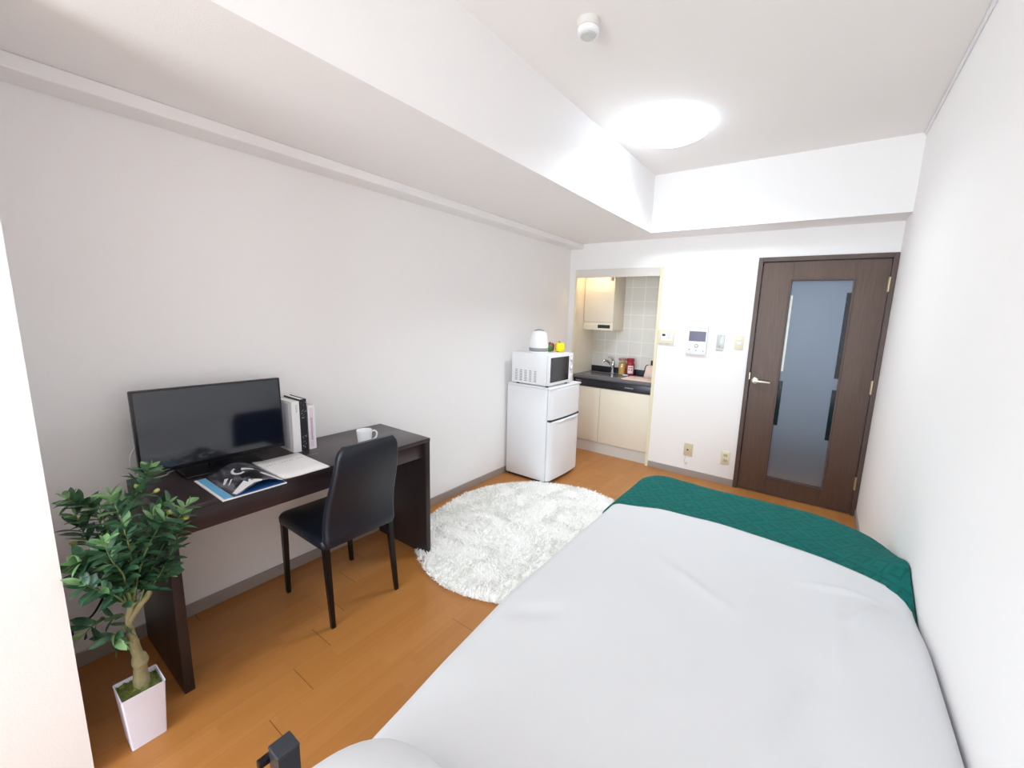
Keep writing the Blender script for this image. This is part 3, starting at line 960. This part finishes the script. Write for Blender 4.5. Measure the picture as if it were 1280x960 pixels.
o = bl.build('leaves', MT['leaf'], pl, True, 80); o['kind'] = 'stuff'
o = bp.build('young_leaves', MT['leaf_pale'], pl, True, 80); o['kind'] = 'stuff'; o['label'] = 'pale young leaves'
for p, tip in (((0.585, -3.63, 0.889), (0.582, -3.62, 0.865)), ((0.6, -3.588, 0.865), (0.585, -3.605, 0.85)), ((0.63, -3.57, 0.792), (0.62, -3.555, 0.77)), ((0.64, -3.532, 0.76), (0.625, -3.548, 0.755)), ((0.53, -3.773, 0.74), (0.53, -3.75, 0.73))):
    b = MB()
    pv = Vector(p)
    b.lathe((0, 0, 0), [(0.0004, -0.009), (0.0045, -0.0075), (0.0066, -0.003), (0.0066, 0.002), (0.005, 0.0065), (0.0006, 0.0095)], None, 14)
    q = (pv - Vector(tip)).to_track_quat('Z', 'Y').to_matrix()
    for v in b.bm.verts: v.co = pv + q @ v.co
    b.tube([tip, pv], 0.0011, None, 5)
    b.build('olive', MT['olive'], pl, True)

b = MB()
b.tube(cable_pts([(0.03, -3.79, 0.165), (0.03, -3.762, 0.182), (0.035, -3.735, 0.2), (0.05, -3.70, 0.235), (0.06, -3.66, 0.33), (0.05, -3.62, 0.50), (0.006, -3.60, 0.62)]), 0.0042, None, 8)
b.lathe((0.03, -3.775, 0.168), [(0.011, -0.012), (0.011, 0.012)], None, 10, 'y')
tag(b.build('power_cable', MT['black_plastic'], None, True), 'black power cord hanging against the wall behind the olive tree', 'cord')

# ------------------------------------------------------------------ rug
rg = empty('rug', 'round white shaggy rug on the wooden floor', 'rug')
RCX, RCY, RR = 0.835, -1.735, 0.795
def rug_r(a):
    return RR * (1 + 0.012 * math.sin(3 * a + 1) + 0.008 * math.sin(7 * a)) - 0.035 * max(0, math.cos(a - PI * 1.0)) ** 6 - 0.035 * max(0, math.cos(a - math.radians(119))) ** 30
b = MB()
def back_r(a):
    return rug_r(a) - 0.012 - 0.085 * max(0, math.cos(a - math.radians(236))) ** 60
top = [Vector((RCX + back_r(2 * PI * k / 192) * math.cos(2 * PI * k / 192), RCY + back_r(2 * PI * k / 192) * math.sin(2 * PI * k / 192), 0.012)) for k in range(192)]
bot = [Vector((p.x, p.y, 0.001)) for p in top]
b.loft([bot, top]); b.build('backing', MT['rug'], rg, True, 30)
verts, faces = [], []
rnd = random.Random(5)
n_blade = 26000
for k in range(n_blade):
    a = rnd.uniform(0, 2 * PI)
    rr = rug_r(a) * math.sqrt(rnd.random()) if k > 2600 else rug_r(a) * rnd.uniform(0.97, 1.0)
    x, y = RCX + rr * math.cos(a), RCY + rr * math.sin(a)
    if x < 0.012 or (x < 0.497 and -2.40 < y < -2.355) or (x < 0.46 and y > -1.06): continue
    flow = noise.noise(Vector((x * 5, y * 5, 0))) * PI * 2
    la = flow + rnd.uniform(-0.9, 0.9)
    hgt, lean = rnd.uniform(0.016, 0.030), rnd.uniform(0.008, 0.026)
    if k <= 2600:
        la = a + rnd.uniform(-0.7, 0.7); hgt = rnd.uniform(0.006, 0.018); lean = rnd.uniform(0.006, 0.02)
    w = rnd.uniform(0.0025, 0.0045)
    wx, wy = -math.sin(la + rnd.uniform(-1, 1)) * w, math.cos(la + rnd.uniform(-1, 1)) * w
    dx, dy = math.cos(la) * lean, math.sin(la) * lean
    if x + dx < 0.012: dx = 0
    i = len(verts)
    z0 = 0.006
    verts += [(x - wx, y - wy, z0), (x + wx, y + wy, z0), (x + dx * .5 + wx * .9, y + dy * .5 + wy * .9, z0 + hgt * .75), (x + dx * .5 - wx * .9, y + dy * .5 - wy * .9, z0 + hgt * .75), (x + dx * 1.2, y + dy * 1.2, z0 + hgt)]
    faces += [(i, i + 1, i + 2, i + 3), (i + 3, i + 2, i + 4)]
me = bpy.data.meshes.new('pile'); me.from_pydata(verts, [], faces); me.materials.append(MT['rug'])
po = link('pile', me, rg); po['kind'] = 'stuff'

# ------------------------------------------------------------------ fridge
fr = empty('refrigerator', 'small white two-door refrigerator in the far left corner', 'refrigerator')
FX0, FX1, FY0, FY1 = 0.02, 0.455, -1.055, -0.55
part_box('body', (FX0, FY0, 0.022), (FX1, FY1, 0.848), MT['fridge'], fr, 0.008)
part_box('top_cover', (FX0, FY0 - 0.002, 0.848), (FX1 + 0.045, FY1 + 0.002, 0.866), MT['fridge'], fr, 0.006)
part_box('door_gasket', (FX1 - 0.002, FY0 + 0.008, 0.035), (FX1 + 0.006, FY1 - 0.008, 0.845), MT['grey_plastic'], fr)
def bowed_door(z0, z1):
    b = MB()
    n = 16
    prof = []
    for k in range(n + 1):
        t = k / n
        y = FY0 + (FY1 - FY0) * t
        e = min(t, 1 - t)
        x = 0.494 + 0.012 * math.sin(PI * t) - 0.012 * max(0, 1 - e / 0.05) ** 2
        prof.append((x, y))
    ring = lambda z, s: [Vector((FX1 + 0.006, FY0 + s, z))] + [Vector((x - s, min(FY1 - s, max(FY0 + s, y)), z)) for x, y in prof] + [Vector((FX1 + 0.006, FY1 - s, z))]
    b.loft([ring(z0, 0.006), ring(z0 + 0.006, 0), ring(z1 - 0.006, 0), ring(z1, 0.006)])
    return b
fd = bowed_door(0.583, 0.846).build('freezer_door', MT['fridge'], fr, True, 35)
ld = bowed_door(0.032, 0.566).build('fridge_door', MT['fridge'], fr, True, 35)
b = MB()
def lip(u, v):
    t = u
    y = FY0 + 0.09 + (FY1 - FY0 - 0.13) * t
    a = v * PI
    s = math.sin(PI * t) ** 0.3 if 0 < t < 1 else 0
    return Vector((0.499 + 0.012 * math.sin(PI * t) + 0.010 * math.sin(a) * s, y, 0.548 + 0.016 * (0.5 - 0.5 * math.cos(a)) - 0.006 * math.cos(PI * t * 2)))
b.grid(lip, 24, 8); b.build('handle', MT['fridge'], ld, True, 80)
b = MB()
b.loft([[Vector((0.462, FY0 + 0.006, z)), Vector((0.489, FY0 + 0.006, z)), Vector((0.497, -0.8, z)), Vector((0.489, FY1 - 0.006, z)), Vector((0.462, FY1 - 0.006, z))] for z in (0.5655, 0.5835)])
b.build('grip_recess', MT['dark_slot'], fr)['label'] = 'dark grip slot between the two doors'
part_box('plinth', (FX0 + 0.02, FY0 + 0.02, 0.0), (FX1 - 0.0, FY1 - 0.02, 0.024), MT['dark_slot'], fr)

# ------------------------------------------------------------------ microwave
mw_ = empty('microwave', 'white microwave oven standing on top of the refrigerator', 'microwave')
TZ = 0.866
MX0, MX1, MY0, MY1, MZ0, MZ1 = 0.085, 0.455, -1.083, -0.682, TZ + 0.016, 1.145
part_box('body', (MX0, MY0, MZ0), (MX1, MY1, MZ1), MT['white_plastic'], mw_, 0.006)
wd = part_box('door', (MX1 + 0.001, MY0 + 0.001, MZ0 + 0.002), (MX1 + 0.022, -0.757, MZ1 - 0.002), MT['white_plastic'], mw_, 0.004)
part_box('window', (MX1 + 0.0215, -1.06, MZ0 + 0.028), (MX1 + 0.0235, -0.762, MZ1 - 0.025), MT['oven_glass'], wd, label='dark oven window')
cp = part_box('control_panel', (MX1 + 0.001, -0.755, MZ0 + 0.002), (MX1 + 0.022, MY1 - 0.001, MZ1 - 0.002), MT['white_plastic'], mw_, 0.004)
for z in (1.095, 1.015):
    b = MB(); b.lathe((MX1 + 0.022, -0.718, z), [(0.02, 0), (0.019, 0.012), (0.015, 0.016), (0, 0.016)], MT['white_plastic'], 24, 'x')
    b.box((MX1 + 0.037, -0.72, z - 0.016), (MX1 + 0.041, -0.716, z + 0.016), MT['grey_plastic'])
    b.lathe((MX1 + 0.0222, -0.718, z), [(0.024, 0), (0.024, 0.0012)], MT['grey_plastic'], 24, 'x')
    b.build('knob', None, cp, True)
part_box('door_button', (MX1 + 0.022, -0.742, 0.915), (MX1 + 0.027, -0.694, 0.955), MT['white_plastic'], cp, 0.002)
for i in range(5):
    b = MB()
    for j in range(7):
        x = MX0 + 0.04 + i * 0.05
        z = MZ0 + 0.022 + j * 0.0145
        b.box((x, MY0 - 0.0006, z), (x + 0.026, MY0 + 0.002, z + 0.006))
    b.build('vent', MT['grey_plastic'], mw_)
for x in (MX0 + 0.04, MX1 - 0.02):
    for y in (-1.04, -0.73):
        b = MB(); b.lathe((x, y, TZ), [(0.014, 0), (0.012, 0.017)], None, 14); b.build('foot', MT['dark_slot'], mw_)

# ------------------------------------------------------------------ kettle and peppers on the microwave
kt = empty('kettle', 'small white electric kettle on top of the microwave', 'kettle')
KX, KY = 0.292, -0.975
KS = 1.27
def kp(l): return [(r * KS * 0.98, z * KS) for r, z in l]
b = MB(); b.lathe((KX, KY, MZ1), kp([(0.064, 0), (0.068, 0.003), (0.068, 0.010), (0.06, 0.014)]), None, 36); b.build('power_base', MT['white_plastic'], kt, True)
b = MB(); b.lathe((KX, KY, MZ1), kp([(0.062, 0.014), (0.0665, 0.018), (0.0665, 0.034), (0.065, 0.036)]), None, 36); b.build('band', MT['grey_plastic'], kt, True)['label'] = 'grey band round the foot'
b = MB(); b.lathe((KX, KY, MZ1), kp([(0.065, 0.0355), (0.0675, 0.05), (0.064, 0.085), (0.056, 0.122), (0.05, 0.137), (0.043, 0.142)]), None, 36); b.build('body', MT['white_plastic'], kt, True)
b = MB(); b.lathe((KX, KY, MZ1), kp([(0.043, 0.1415), (0.038, 0.147), (0.02, 0.150), (0.0, 0.151)]), None, 36, cap=False); b.build('lid', MT['white_plastic'], kt, True)
b = MB()
hd = Vector((0.75, 0.66, 0))
b.tube(cable_pts([Vector((KX, KY, MZ1)) + hd * r * KS + Vector((0, 0, z * KS)) for r, z in ((-0.034, 0.143), (-0.027, 0.1515), (0.0, 0.157), (0.027, 0.1515), (0.034, 0.143))], 6), 0.006, None, 10)
b.build('handle', MT['grey_plastic'], kt, True)['label'] = 'grey top handle'
b = MB()
b.loft([[Vector((KX - 0.02, KY + 0.055, MZ1 + 0.15)), Vector((KX - 0.025, KY + 0.095, MZ1 + 0.175)), Vector((KX - 0.01, KY + 0.05, MZ1 + 0.178))], [Vector((KX + 0.02, KY + 0.055, MZ1 + 0.15)), Vector((KX + 0.012, KY + 0.098, MZ1 + 0.175)), Vector((KX + 0.02, KY + 0.05, MZ1 + 0.178))]])
b.build('spout', MT['white_plastic'], kt)

def pepper(x, y, r, h, m, label, tiltv=(0, 0)):
    t = empty('bell_pepper', label, 'bell pepper', 'peppers on the microwave')
    b = MB()
    prof = [(0.45, 0.0), (0.72, 0.03), (0.9, 0.15), (0.96, 0.4), (1.0, 0.65), (0.96, 0.85), (0.7, 0.985), (0.35, 0.97), (0.12, 0.91)]
    seg = 40
    rings = []
    for pr, ph in prof:
        rings.append([Vector((x + r * pr * (1 + 0.085 * math.cos(4 * a)) * math.cos(a), y + r * pr * (1 + 0.085 * math.cos(4 * a)) * math.sin(a), MZ1 + h * ph + (0.003 * math.cos(4 * a) if ph > .9 or ph < .05 else 0) + (0.003 if ph < 0.02 else 0.001))) for a in [2 * PI * k / seg for k in range(seg)]])
    b.loft(rings)
    b.build('fruit', m, t, True, 80)
    b = MB(); b.tube(cable_pts([(x, y, MZ1 + h * 0.89), (x - 0.002, y, MZ1 + h * 1.0), (x - 0.008, y - 0.006, MZ1 + h * 1.14)], 4), [0.0085, 0.006, 0.005, 0.0045, 0.0045, 0.0045, 0.0045, 0.005, 0.006], None, 8)
    b.build('stem', MT['stem'], t, True)
pepper(0.362, -0.738, 0.046, 0.084, MT['yellow_pepper'], 'yellow bell pepper with a short stem on the microwave')
pepper(0.275, -0.79, 0.036, 0.06, MT['green_pepper'], 'green bell pepper between the kettle and the yellow pepper')
pepper(0.245, -0.712, 0.036, 0.072, MT['red_pepper'], 'dark red bell pepper peeping out behind the green one')

# ------------------------------------------------------------------ kitchenette
CT = 0.842
kc = empty('kitchen_cabinet', 'cream base cabinet of the kitchenette in the niche', 'cabinet')
part_box('body', (NX0 + 0.008, 0.045, 0.0), (NX1 - 0.008, ND - 0.005, 0.72), MT['cream'], kc)
d1 = part_box('door', (NX0 + 0.01, 0.024, 0.125), (0.421, 0.044, 0.718), MT['cream'], kc, 0.002)
d2 = part_box('door', (0.425, 0.024, 0.125), (NX1 - 0.01, 0.044, 0.718), MT['cream'], kc, 0.002)
part_box('kickboard', (NX0 + 0.01, 0.036, 0.0), (NX1 - 0.01, 0.046, 0.121), MT['kick'], kc)
fp = part_box('fascia', (NX0 + 0.006, 0.026, 0.724), (NX1 - 0.006, 0.06, 0.806), MT['black_panel'], kc, 0.002, label='black control fascia under the worktop')
b = MB()
for x0, n, z in ((0.70, 8, 0.757), (0.12, 6, 0.775)):
    for k in range(n):
        b.box((x0 + k * 0.0115, 0.0252, z), (x0 + k * 0.0115 + 0.008, 0.0262, z + (0.009 if k % 3 else 0.012)))
b.build('lettering', MT['ink_grey'], fp)
b = MB(); b.lathe((0.725, 0.026, 0.786), [(0.007, 0.0), (0.007, -0.003), (0, -0.003)], None, 14, 'y'); b.build('switch', MT['dark_slot'], fp)

wt = empty('worktop', 'dark grey kitchen worktop with a raised rear edge', 'worktop')
b = MB()
S0, S1, SY0, SY1 = 0.15, 0.54, 0.09, 0.36
z0, z1 = 0.808, CT
b.box((NX0 + 0.004, 0.07, z0), (S0, ND - 0.02, z1)); b.box((S1, 0.07, z0), (NX1 - 0.004, ND - 0.02, z1))
b.box((S0, 0.07, z0), (S1, SY0, z1)); b.box((S0, SY1, z0), (S1, ND - 0.02, z1))
b.loft([[Vector((x, 0.07, z0)), Vector((x, 0.012, z0)), Vector((x, 0.002, z0 + 0.008)), Vector((x, 0.0, z0 + 0.02)), Vector((x, 0.004, z1 - 0.004)), Vector((x, 0.016, z1)), Vector((x, 0.07, z1))] for x in (NX0 + 0.004, NX1 - 0.004)])
b.build('slab', MT['worktop'], wt)
part_box('upstand', (NX0 + 0.004, ND - 0.02, z0), (NX1 - 0.004, ND - 0.002, 0.908), MT['black_panel'], wt, 0.003)
sk = empty('sink', 'stainless steel sink basin set into the worktop', 'sink')
b = MB()
def sring(s, z, r):
    return rrect((S0 + S1) / 2, (SY0 + SY1) / 2, (S1 - S0) / 2 - s, (SY1 - SY0) / 2 - s, r, z, 5)
b.loft([sring(-0.014, CT + 0.001, 0.05), sring(-0.012, CT + 0.004, 0.05), sring(0.004, CT + 0.004, 0.05), sring(0.010, CT - 0.002, 0.05), sring(0.02, CT - 0.095, 0.05), sring(0.05, CT - 0.11, 0.05), sring(0.12, CT - 0.112, 0.02)], None)
b.build('basin', MT['steel'], sk, True, 50)
b = MB(); b.lathe(((S0 + S1) / 2, (SY0 + SY1) / 2, CT - 0.112), [(0.03, 0), (0.028, 0.003), (0.0, 0.003)], None, 20, cap=False); b.build('drain', MT['dark_slot'], sk)

fc = empty('faucet', 'chrome single-lever faucet behind the sink', 'faucet')
FX, FY = 0.375, 0.416
b = MB(); b.lathe((FX, FY, CT), [(0.026, 0), (0.026, 0.006), (0.02, 0.012), (0.019, 0.075), (0.022, 0.085), (0.02, 0.12), (0.012, 0.135), (0, 0.137)], None, 20, cap=False); b.build('body', MT['chrome'], fc, True)
b = MB(); b.tube(cable_pts([(FX, FY - 0.01, CT + 0.07), (FX - 0.025, FY - 0.05, CT + 0.125), (FX - 0.05, FY - 0.09, CT + 0.15), (FX - 0.066, FY - 0.11, CT + 0.14), (FX - 0.07, FY - 0.115, CT + 0.12)], 5), 0.013, None, 12); b.build('spout', MT['chrome'], fc, True)
b = MB(); b.tube(cable_pts([(FX, FY, CT + 0.128), (FX - 0.01, FY - 0.02, CT + 0.175), (FX - 0.045, FY - 0.05, CT + 0.185)], 5), [0.012] * 6 + [0.01, 0.009, 0.008, 0.007, 0.006], None, 10); b.build('lever', MT['chrome'], fc, True)

pj = empty('pasta_jar', 'glass jar of yellow pasta with a copper lid on the worktop', 'jar')
JX, JY = 0.505, 0.38
b = MB(); b.lathe((JX, JY, CT + 0.004), [(0.039, 0.0), (0.039, 0.115), (0.03, 0.128)], None, 24); b.build('pasta', MT['pasta'], pj, True)
b = MB(); b.lathe((JX, JY, CT), [(0.04, 0.0), (0.043, 0.004), (0.043, 0.135), (0.036, 0.155), (0.036, 0.165)], None, 24); b.build('glass', MT['jar_glass'], pj, True)
b = MB(); b.lathe((JX, JY, CT), [(0.042, 0.160), (0.044, 0.164), (0.044, 0.182), (0.04, 0.186), (0, 0.186)], None, 24, cap=False); b.build('lid', MT['lid_pink'], pj, True)
rj = empty('sauce_jar', 'red jar with a pale label right of the pasta jar', 'jar')
RX, RY = 0.602, 0.375
b = MB(); b.lathe((RX, RY, CT), [(0.042, 0.0), (0.046, 0.006), (0.046, 0.125), (0.036, 0.15), (0.036, 0.158)], None, 28); b.build('body', MT['red_tin'], rj, True)
b = MB(); b.lathe((RX, RY, CT), [(0.039, 0.154), (0.041, 0.157), (0.041, 0.19), (0.038, 0.193), (0, 0.193)], None, 28, cap=False); b.build('lid', MT['red_tin'], rj, True)
def wrap(name, a0, a1, za, zb, m, rad=0.0466):
    b = MB(); b.grid(lambda u, v: Vector((RX + rad * math.sin(a0 + (a1 - a0) * u), RY - rad * math.cos(a0 + (a1 - a0) * u), CT + za + (zb - za) * v)), 14, 2)
    return b.build(name, m, rj, True, 80)
wrap('label', -0.2, 1.15, 0.03, 0.115, MT['label_white'])
for a0, a1, za, zb in ((0.0, 0.3, 0.062, 0.074), (0.55, 0.85, 0.062, 0.074), (0.0, 0.95, 0.09, 0.098)):
    wrap('lettering', a0, a1, za, zb, MT['red_tin'], 0.047)

b = MB(); b.box((0.64, 0.045, CT), (0.965, 0.30, CT + 0.012), None, 0.004)
tag(b.build('cutting_board', MT['board_pink'], None, True), 'pale pinkish cutting board at the right end of the worktop', 'cutting board')
b = MB(); b.lathe((0.585, 0.29, CT), [(0.016, 0), (0.03, 0.006), (0.034, 0.016), (0.032, 0.016), (0.026, 0.008), (0, 0.007)], None, 20, cap=False)
tag(b.build('small_dish', MT['ceramic'], None, True), 'tiny white dish on the worktop in front of the jars', 'dish')
cn = empty('kettle_canister', 'pale slanted canister with black knob at right end of the worktop', 'canister')
cn.name = 'canister'
CX, CY = 0.825, 0.37
b = MB()
b.loft([rrect(CX, CY, 0.052, 0.04, 0.012, CT), rrect(CX, CY, 0.052, 0.04, 0.012, CT + 0.01), rrect(CX + 0.006, CY, 0.036, 0.03, 0.012, CT + 0.13), rrect(CX + 0.006, CY, 0.028, 0.024, 0.012, CT + 0.138)])
b.build('body', MT['board_pink'], cn, True, 40)
part_box('base_trim', (CX - 0.054, CY - 0.042, CT), (CX + 0.054, CY + 0.042, CT + 0.008), MT['dark_slot'], cn, 0.002)
b = MB(); b.tube(cable_pts([(CX - 0.055, CY - 0.03, CT + 0.004), (CX - 0.048, CY - 0.03, CT + 0.07), (CX - 0.034, CY - 0.025, CT + 0.13), (CX - 0.01, CY - 0.02, CT + 0.14)], 4), 0.005, None, 8); b.build('edge_strip', MT['dark_slot'], cn, True)
b = MB(); b.lathe((CX + 0.018, CY, CT + 0.136), [(0.011, 0), (0.011, 0.05), (0.008, 0.054)], None, 14); b.build('knob', MT['black_plastic'], cn, True)

hdv = empty('range_hood_cabinet', 'cream wall cabinet with a built-in range hood above the sink', 'cabinet')
HY = 0.19
part_box('body', (NX0 + 0.002, HY + 0.02, 1.338), (0.445, ND - 0.001, 2.19), MT['cream'], hdv, 0.001)
part_box('door', (NX0 + 0.005, HY, 1.417), (0.443, HY + 0.019, 2.18), MT['cream'], hdv, 0.002)
hp = part_box('hood_panel', (NX0 + 0.003, HY, 1.338), (0.445, HY + 0.019, 1.413), MT['cream'], hdv, 0.002)
part_box('vent_slot', (0.268, HY - 0.002, 1.352), (0.412, HY + 0.002, 1.388), MT['black_panel'], hp)
part_box('bottom_lip', (NX0 + 0.002, HY - 0.004, 1.330), (0.452, ND - 0.002, 1.338), MT['cream_trim'], hdv)

kl = empty('kitchen_lamp', 'warm lamp glowing at the top of the kitchen niche', 'lamp')
part_box('housing', (0.14, 0.05, 1.99), (0.46, 0.12, 2.03), MT['white_plastic'], kl, 0.004)
b = MB(); b.lathe((0.16, 0.085, 1.972), [(0.013, 0), (0.013, 0.28)], None, 14, 'x'); b.build('tube', MT['warm_tube'], kl, True)
wl = bpy.data.lights.new('warm_glow', 'AREA'); wl.shape = 'RECTANGLE'; wl.size, wl.size_y, wl.energy, wl.color = 0.26, 0.03, 5.0, (1.0, 0.72, 0.40)
wlo = bpy.data.objects.new('warm_glow', wl); COL.objects.link(wlo); wlo.location = (0.3, 0.085, 1.955); wlo.parent = kl
part_box('end_cap', (0.44, 0.06, 1.845), (0.462, 0.11, 1.99), MT['cream_trim'], kl, 0.003)

# ------------------------------------------------------------------ fittings on the far wall
wc = empty('water_heater_control', 'cream control panel on the wall right next to the kitchen niche', 'control panel')
part_box('plate', (1.016, -0.003, 1.225), (1.185, 0.0, 1.405), MT['wallpaper'], wc, 0.001)
p_ = part_box('body', (1.020, -0.02, 1.245), (1.165, -0.003, 1.372), MT['ivory_plastic'], wc, 0.004)
part_box('face', (1.045, -0.0215, 1.275), (1.15, -0.0195, 1.348), MT['white_plastic'], p_)
part_box('display', (1.056, -0.0225, 1.316), (1.086, -0.0214, 1.335), MT['black_panel'], p_)
for x, z in ((1.105, 1.325), (1.125, 1.328), (1.10, 1.30), (1.115, 1.298), (1.13, 1.302), (1.118, 1.315)):
    b = MB(); b.lathe((x, -0.0214, z), [(0.0035, 0), (0.0035, -0.0015)], None, 10, 'y'); b.build('button', MT['grey_plastic'], p_)

ic = empty('intercom', 'white video intercom with a grey screen on the far wall', 'intercom')
IX0, IX1, IZ0, IZ1 = 1.285, 1.465, 1.162, 1.43
part_box('body', (IX0, -0.025, IZ0), (IX1, 0, IZ1), MT['white_plastic'], ic, 0.006)
part_box('screen', (IX0 + 0.022, -0.0262, 1.285), (IX1 - 0.012, -0.0245, 1.375), MT['lcd'], ic)
b = MB(); b.lathe((1.378, -0.0245, 1.243), [(0.017, 0), (0.017, -0.002), (0.012, -0.002)], None, 24, 'y'); b.build('call_ring', MT['grey_plastic'], ic, True)
b = MB(); b.lathe((1.378, -0.0245, 1.243), [(0.0115, 0), (0.0115, -0.004), (0, -0.004)], None, 24, 'y', cap=False); b.build('call_button', MT['white_plastic'], ic, True)
for x, z, m in ((1.317, 1.208, 'dark_slot'), (1.378, 1.203, 'grey_plastic'), (1.44, 1.2, 'grey_plastic'), (1.40, 1.402, 'grey_plastic'), (1.44, 1.405, 'silver_grey'), (1.315, 1.41, 'silver_grey')):
    b = MB(); b.lathe((x, -0.0245, z), [(0.005, 0), (0.005, -0.0015)], None, 12, 'y'); b.build('button', MT[m], ic)

rh = empty('remote_holder', 'slim grey remote holder on the wall between intercom and light switch', 'remote holder')
part_box('holder', (1.541, -0.011, 1.218), (1.603, 0, 1.236), MT['silver_grey'], rh, 0.003)
part_box('back_plate', (1.543, -0.008, 1.236), (1.608, 0, 1.357), MT['silver_grey'], rh, 0.003)
for x, z in ((1.577, 1.346), (1.573, 1.254)):
    b = MB(); b.lathe((x, -0.008, z), [(0.005, 0), (0.005, -0.003)], None, 10, 'y'); b.build('screw', MT['grey_plastic'], rh)

sw = empty('light_switch', 'ivory light switch plate beside the door frame', 'switch')
part_box('plate', (1.690, -0.008, 1.235), (1.762, 0, 1.355), MT['ivory_plastic'], sw, 0.003)
for z in (1.31, 1.278):
    part_box('rocker', (1.712, -0.012, z), (1.744, -0.007, z + 0.026), MT['white_plastic'], sw, 0.002)

to = empty('phone_outlet', 'beige wall outlet with a dark jack and white cord', 'outlet')
part_box('plate', (1.352, -0.008, 0.197), (1.432, 0, 0.317), MT['beige_plastic'], to, 0.003)
b = MB(); b.lathe((1.388, -0.008, 0.256), [(0.008, 0), (0.008, -0.002), (0, -0.002)], None, 12, 'y', cap=False); b.build('jack', MT['dark_slot'], to)
b = MB()
b.tube(cable_pts([(1.365, -0.004, 0.198), (1.372, -0.008, 0.17), (1.367, -0.01, 0.145), (1.378, -0.012, 0.128), (1.392, -0.012, 0.122)]), 0.003, None, 8)
b.lathe((1.39, -0.012, 0.126), [(0.010, -0.008), (0.010, 0.008)], None, 12)
tag(b.build('antenna_cord', MT['cable_white'], None, True), 'short white cord dangling below the beige wall outlet', 'cord')
so = empty('power_outlet', 'cream double socket low on the wall next to the door', 'outlet')
part_box('plate', (1.685, -0.008, 0.193), (1.758, 0, 0.312), MT['ivory_plastic'], so, 0.003)
for z in (0.262, 0.214):
    s_ = part_box('socket', (1.704, -0.011, z), (1.740, -0.007, z + 0.03), MT['beige_plastic'], so, 0.002)
    b = MB(); b.box((1.714, -0.0116, z + 0.008), (1.717, -0.0108, z + 0.022)); b.box((1.727, -0.0116, z + 0.008), (1.730, -0.0108, z + 0.022))
    b.build('slot', MT['dark_slot'], s_)

# ------------------------------------------------------------------ ceiling fittings
cl = empty('ceiling_light', 'round glowing white ceiling light', 'ceiling light')
CLX, CLY = 1.355, -1.16
b = MB(); b.lathe((CLX, CLY, H), [(0.235, -0.0), (0.235, -0.014)], None, 56); b.build('base', MT['white_plastic'], cl, True)
b = MB(); b.lathe((CLX, CLY, H), [(0.246, -0.012), (0.25, -0.028), (0.243, -0.044), (0.21, -0.06), (0.13, -0.07), (0.0, -0.074)], None, 56, cap=False); b.build('shade', MT['lamp_shade'], cl, True)['label'] = 'lit white dome'
ll = bpy.data.lights.new('lamp_light', 'AREA'); ll.shape = 'DISK'; ll.size = 0.44; ll.energy = 12; ll.color = (0.86, 0.955, 1.0); ll.spread = math.radians(150)
llo = bpy.data.objects.new('lamp_light', ll); COL.objects.link(llo); llo.location = (CLX, CLY, H - 0.08); llo.parent = cl
sd_ = empty('smoke_detector', 'small round white smoke detector on the ceiling', 'smoke detector')
SX, SY = 1.357, -2.245
b = MB(); b.lathe((SX, SY, H), [(0.05, 0), (0.05, -0.01), (0.046, -0.026), (0.042, -0.028)], None, 36); b.build('base', MT['header'], sd_, True)
b = MB(); b.lathe((SX, SY, H), [(0.040, -0.027), (0.046, -0.032), (0.045, -0.048), (0.04, -0.052), (0.0, -0.053)], None, 36, cap=False); b.build('sensor_head', MT['white_plastic'], sd_, True)
b = MB(); b.lathe((SX, SY, H), [(0.034, -0.0528), (0.03, -0.058), (0.0, -0.06)], None, 30, cap=False); b.build('cap', MT['silver_grey'], sd_, True)
b = MB(); b.box((W - 0.011, NEAR, H - 0.016), (W - 0.008, -FB - 0.01, H - 0.004), None); b.box((W - 0.008, NEAR, H - 0.007), (W, -FB - 0.01, H - 0.003)); b.box((W - 0.008, NEAR, H - 0.018), (W - 0.002, -FB - 0.01, H - 0.015))
tag(b.build('picture_rail', MT['white_plastic']), 'thin metal picture rail along the top of the right wall', 'picture rail')
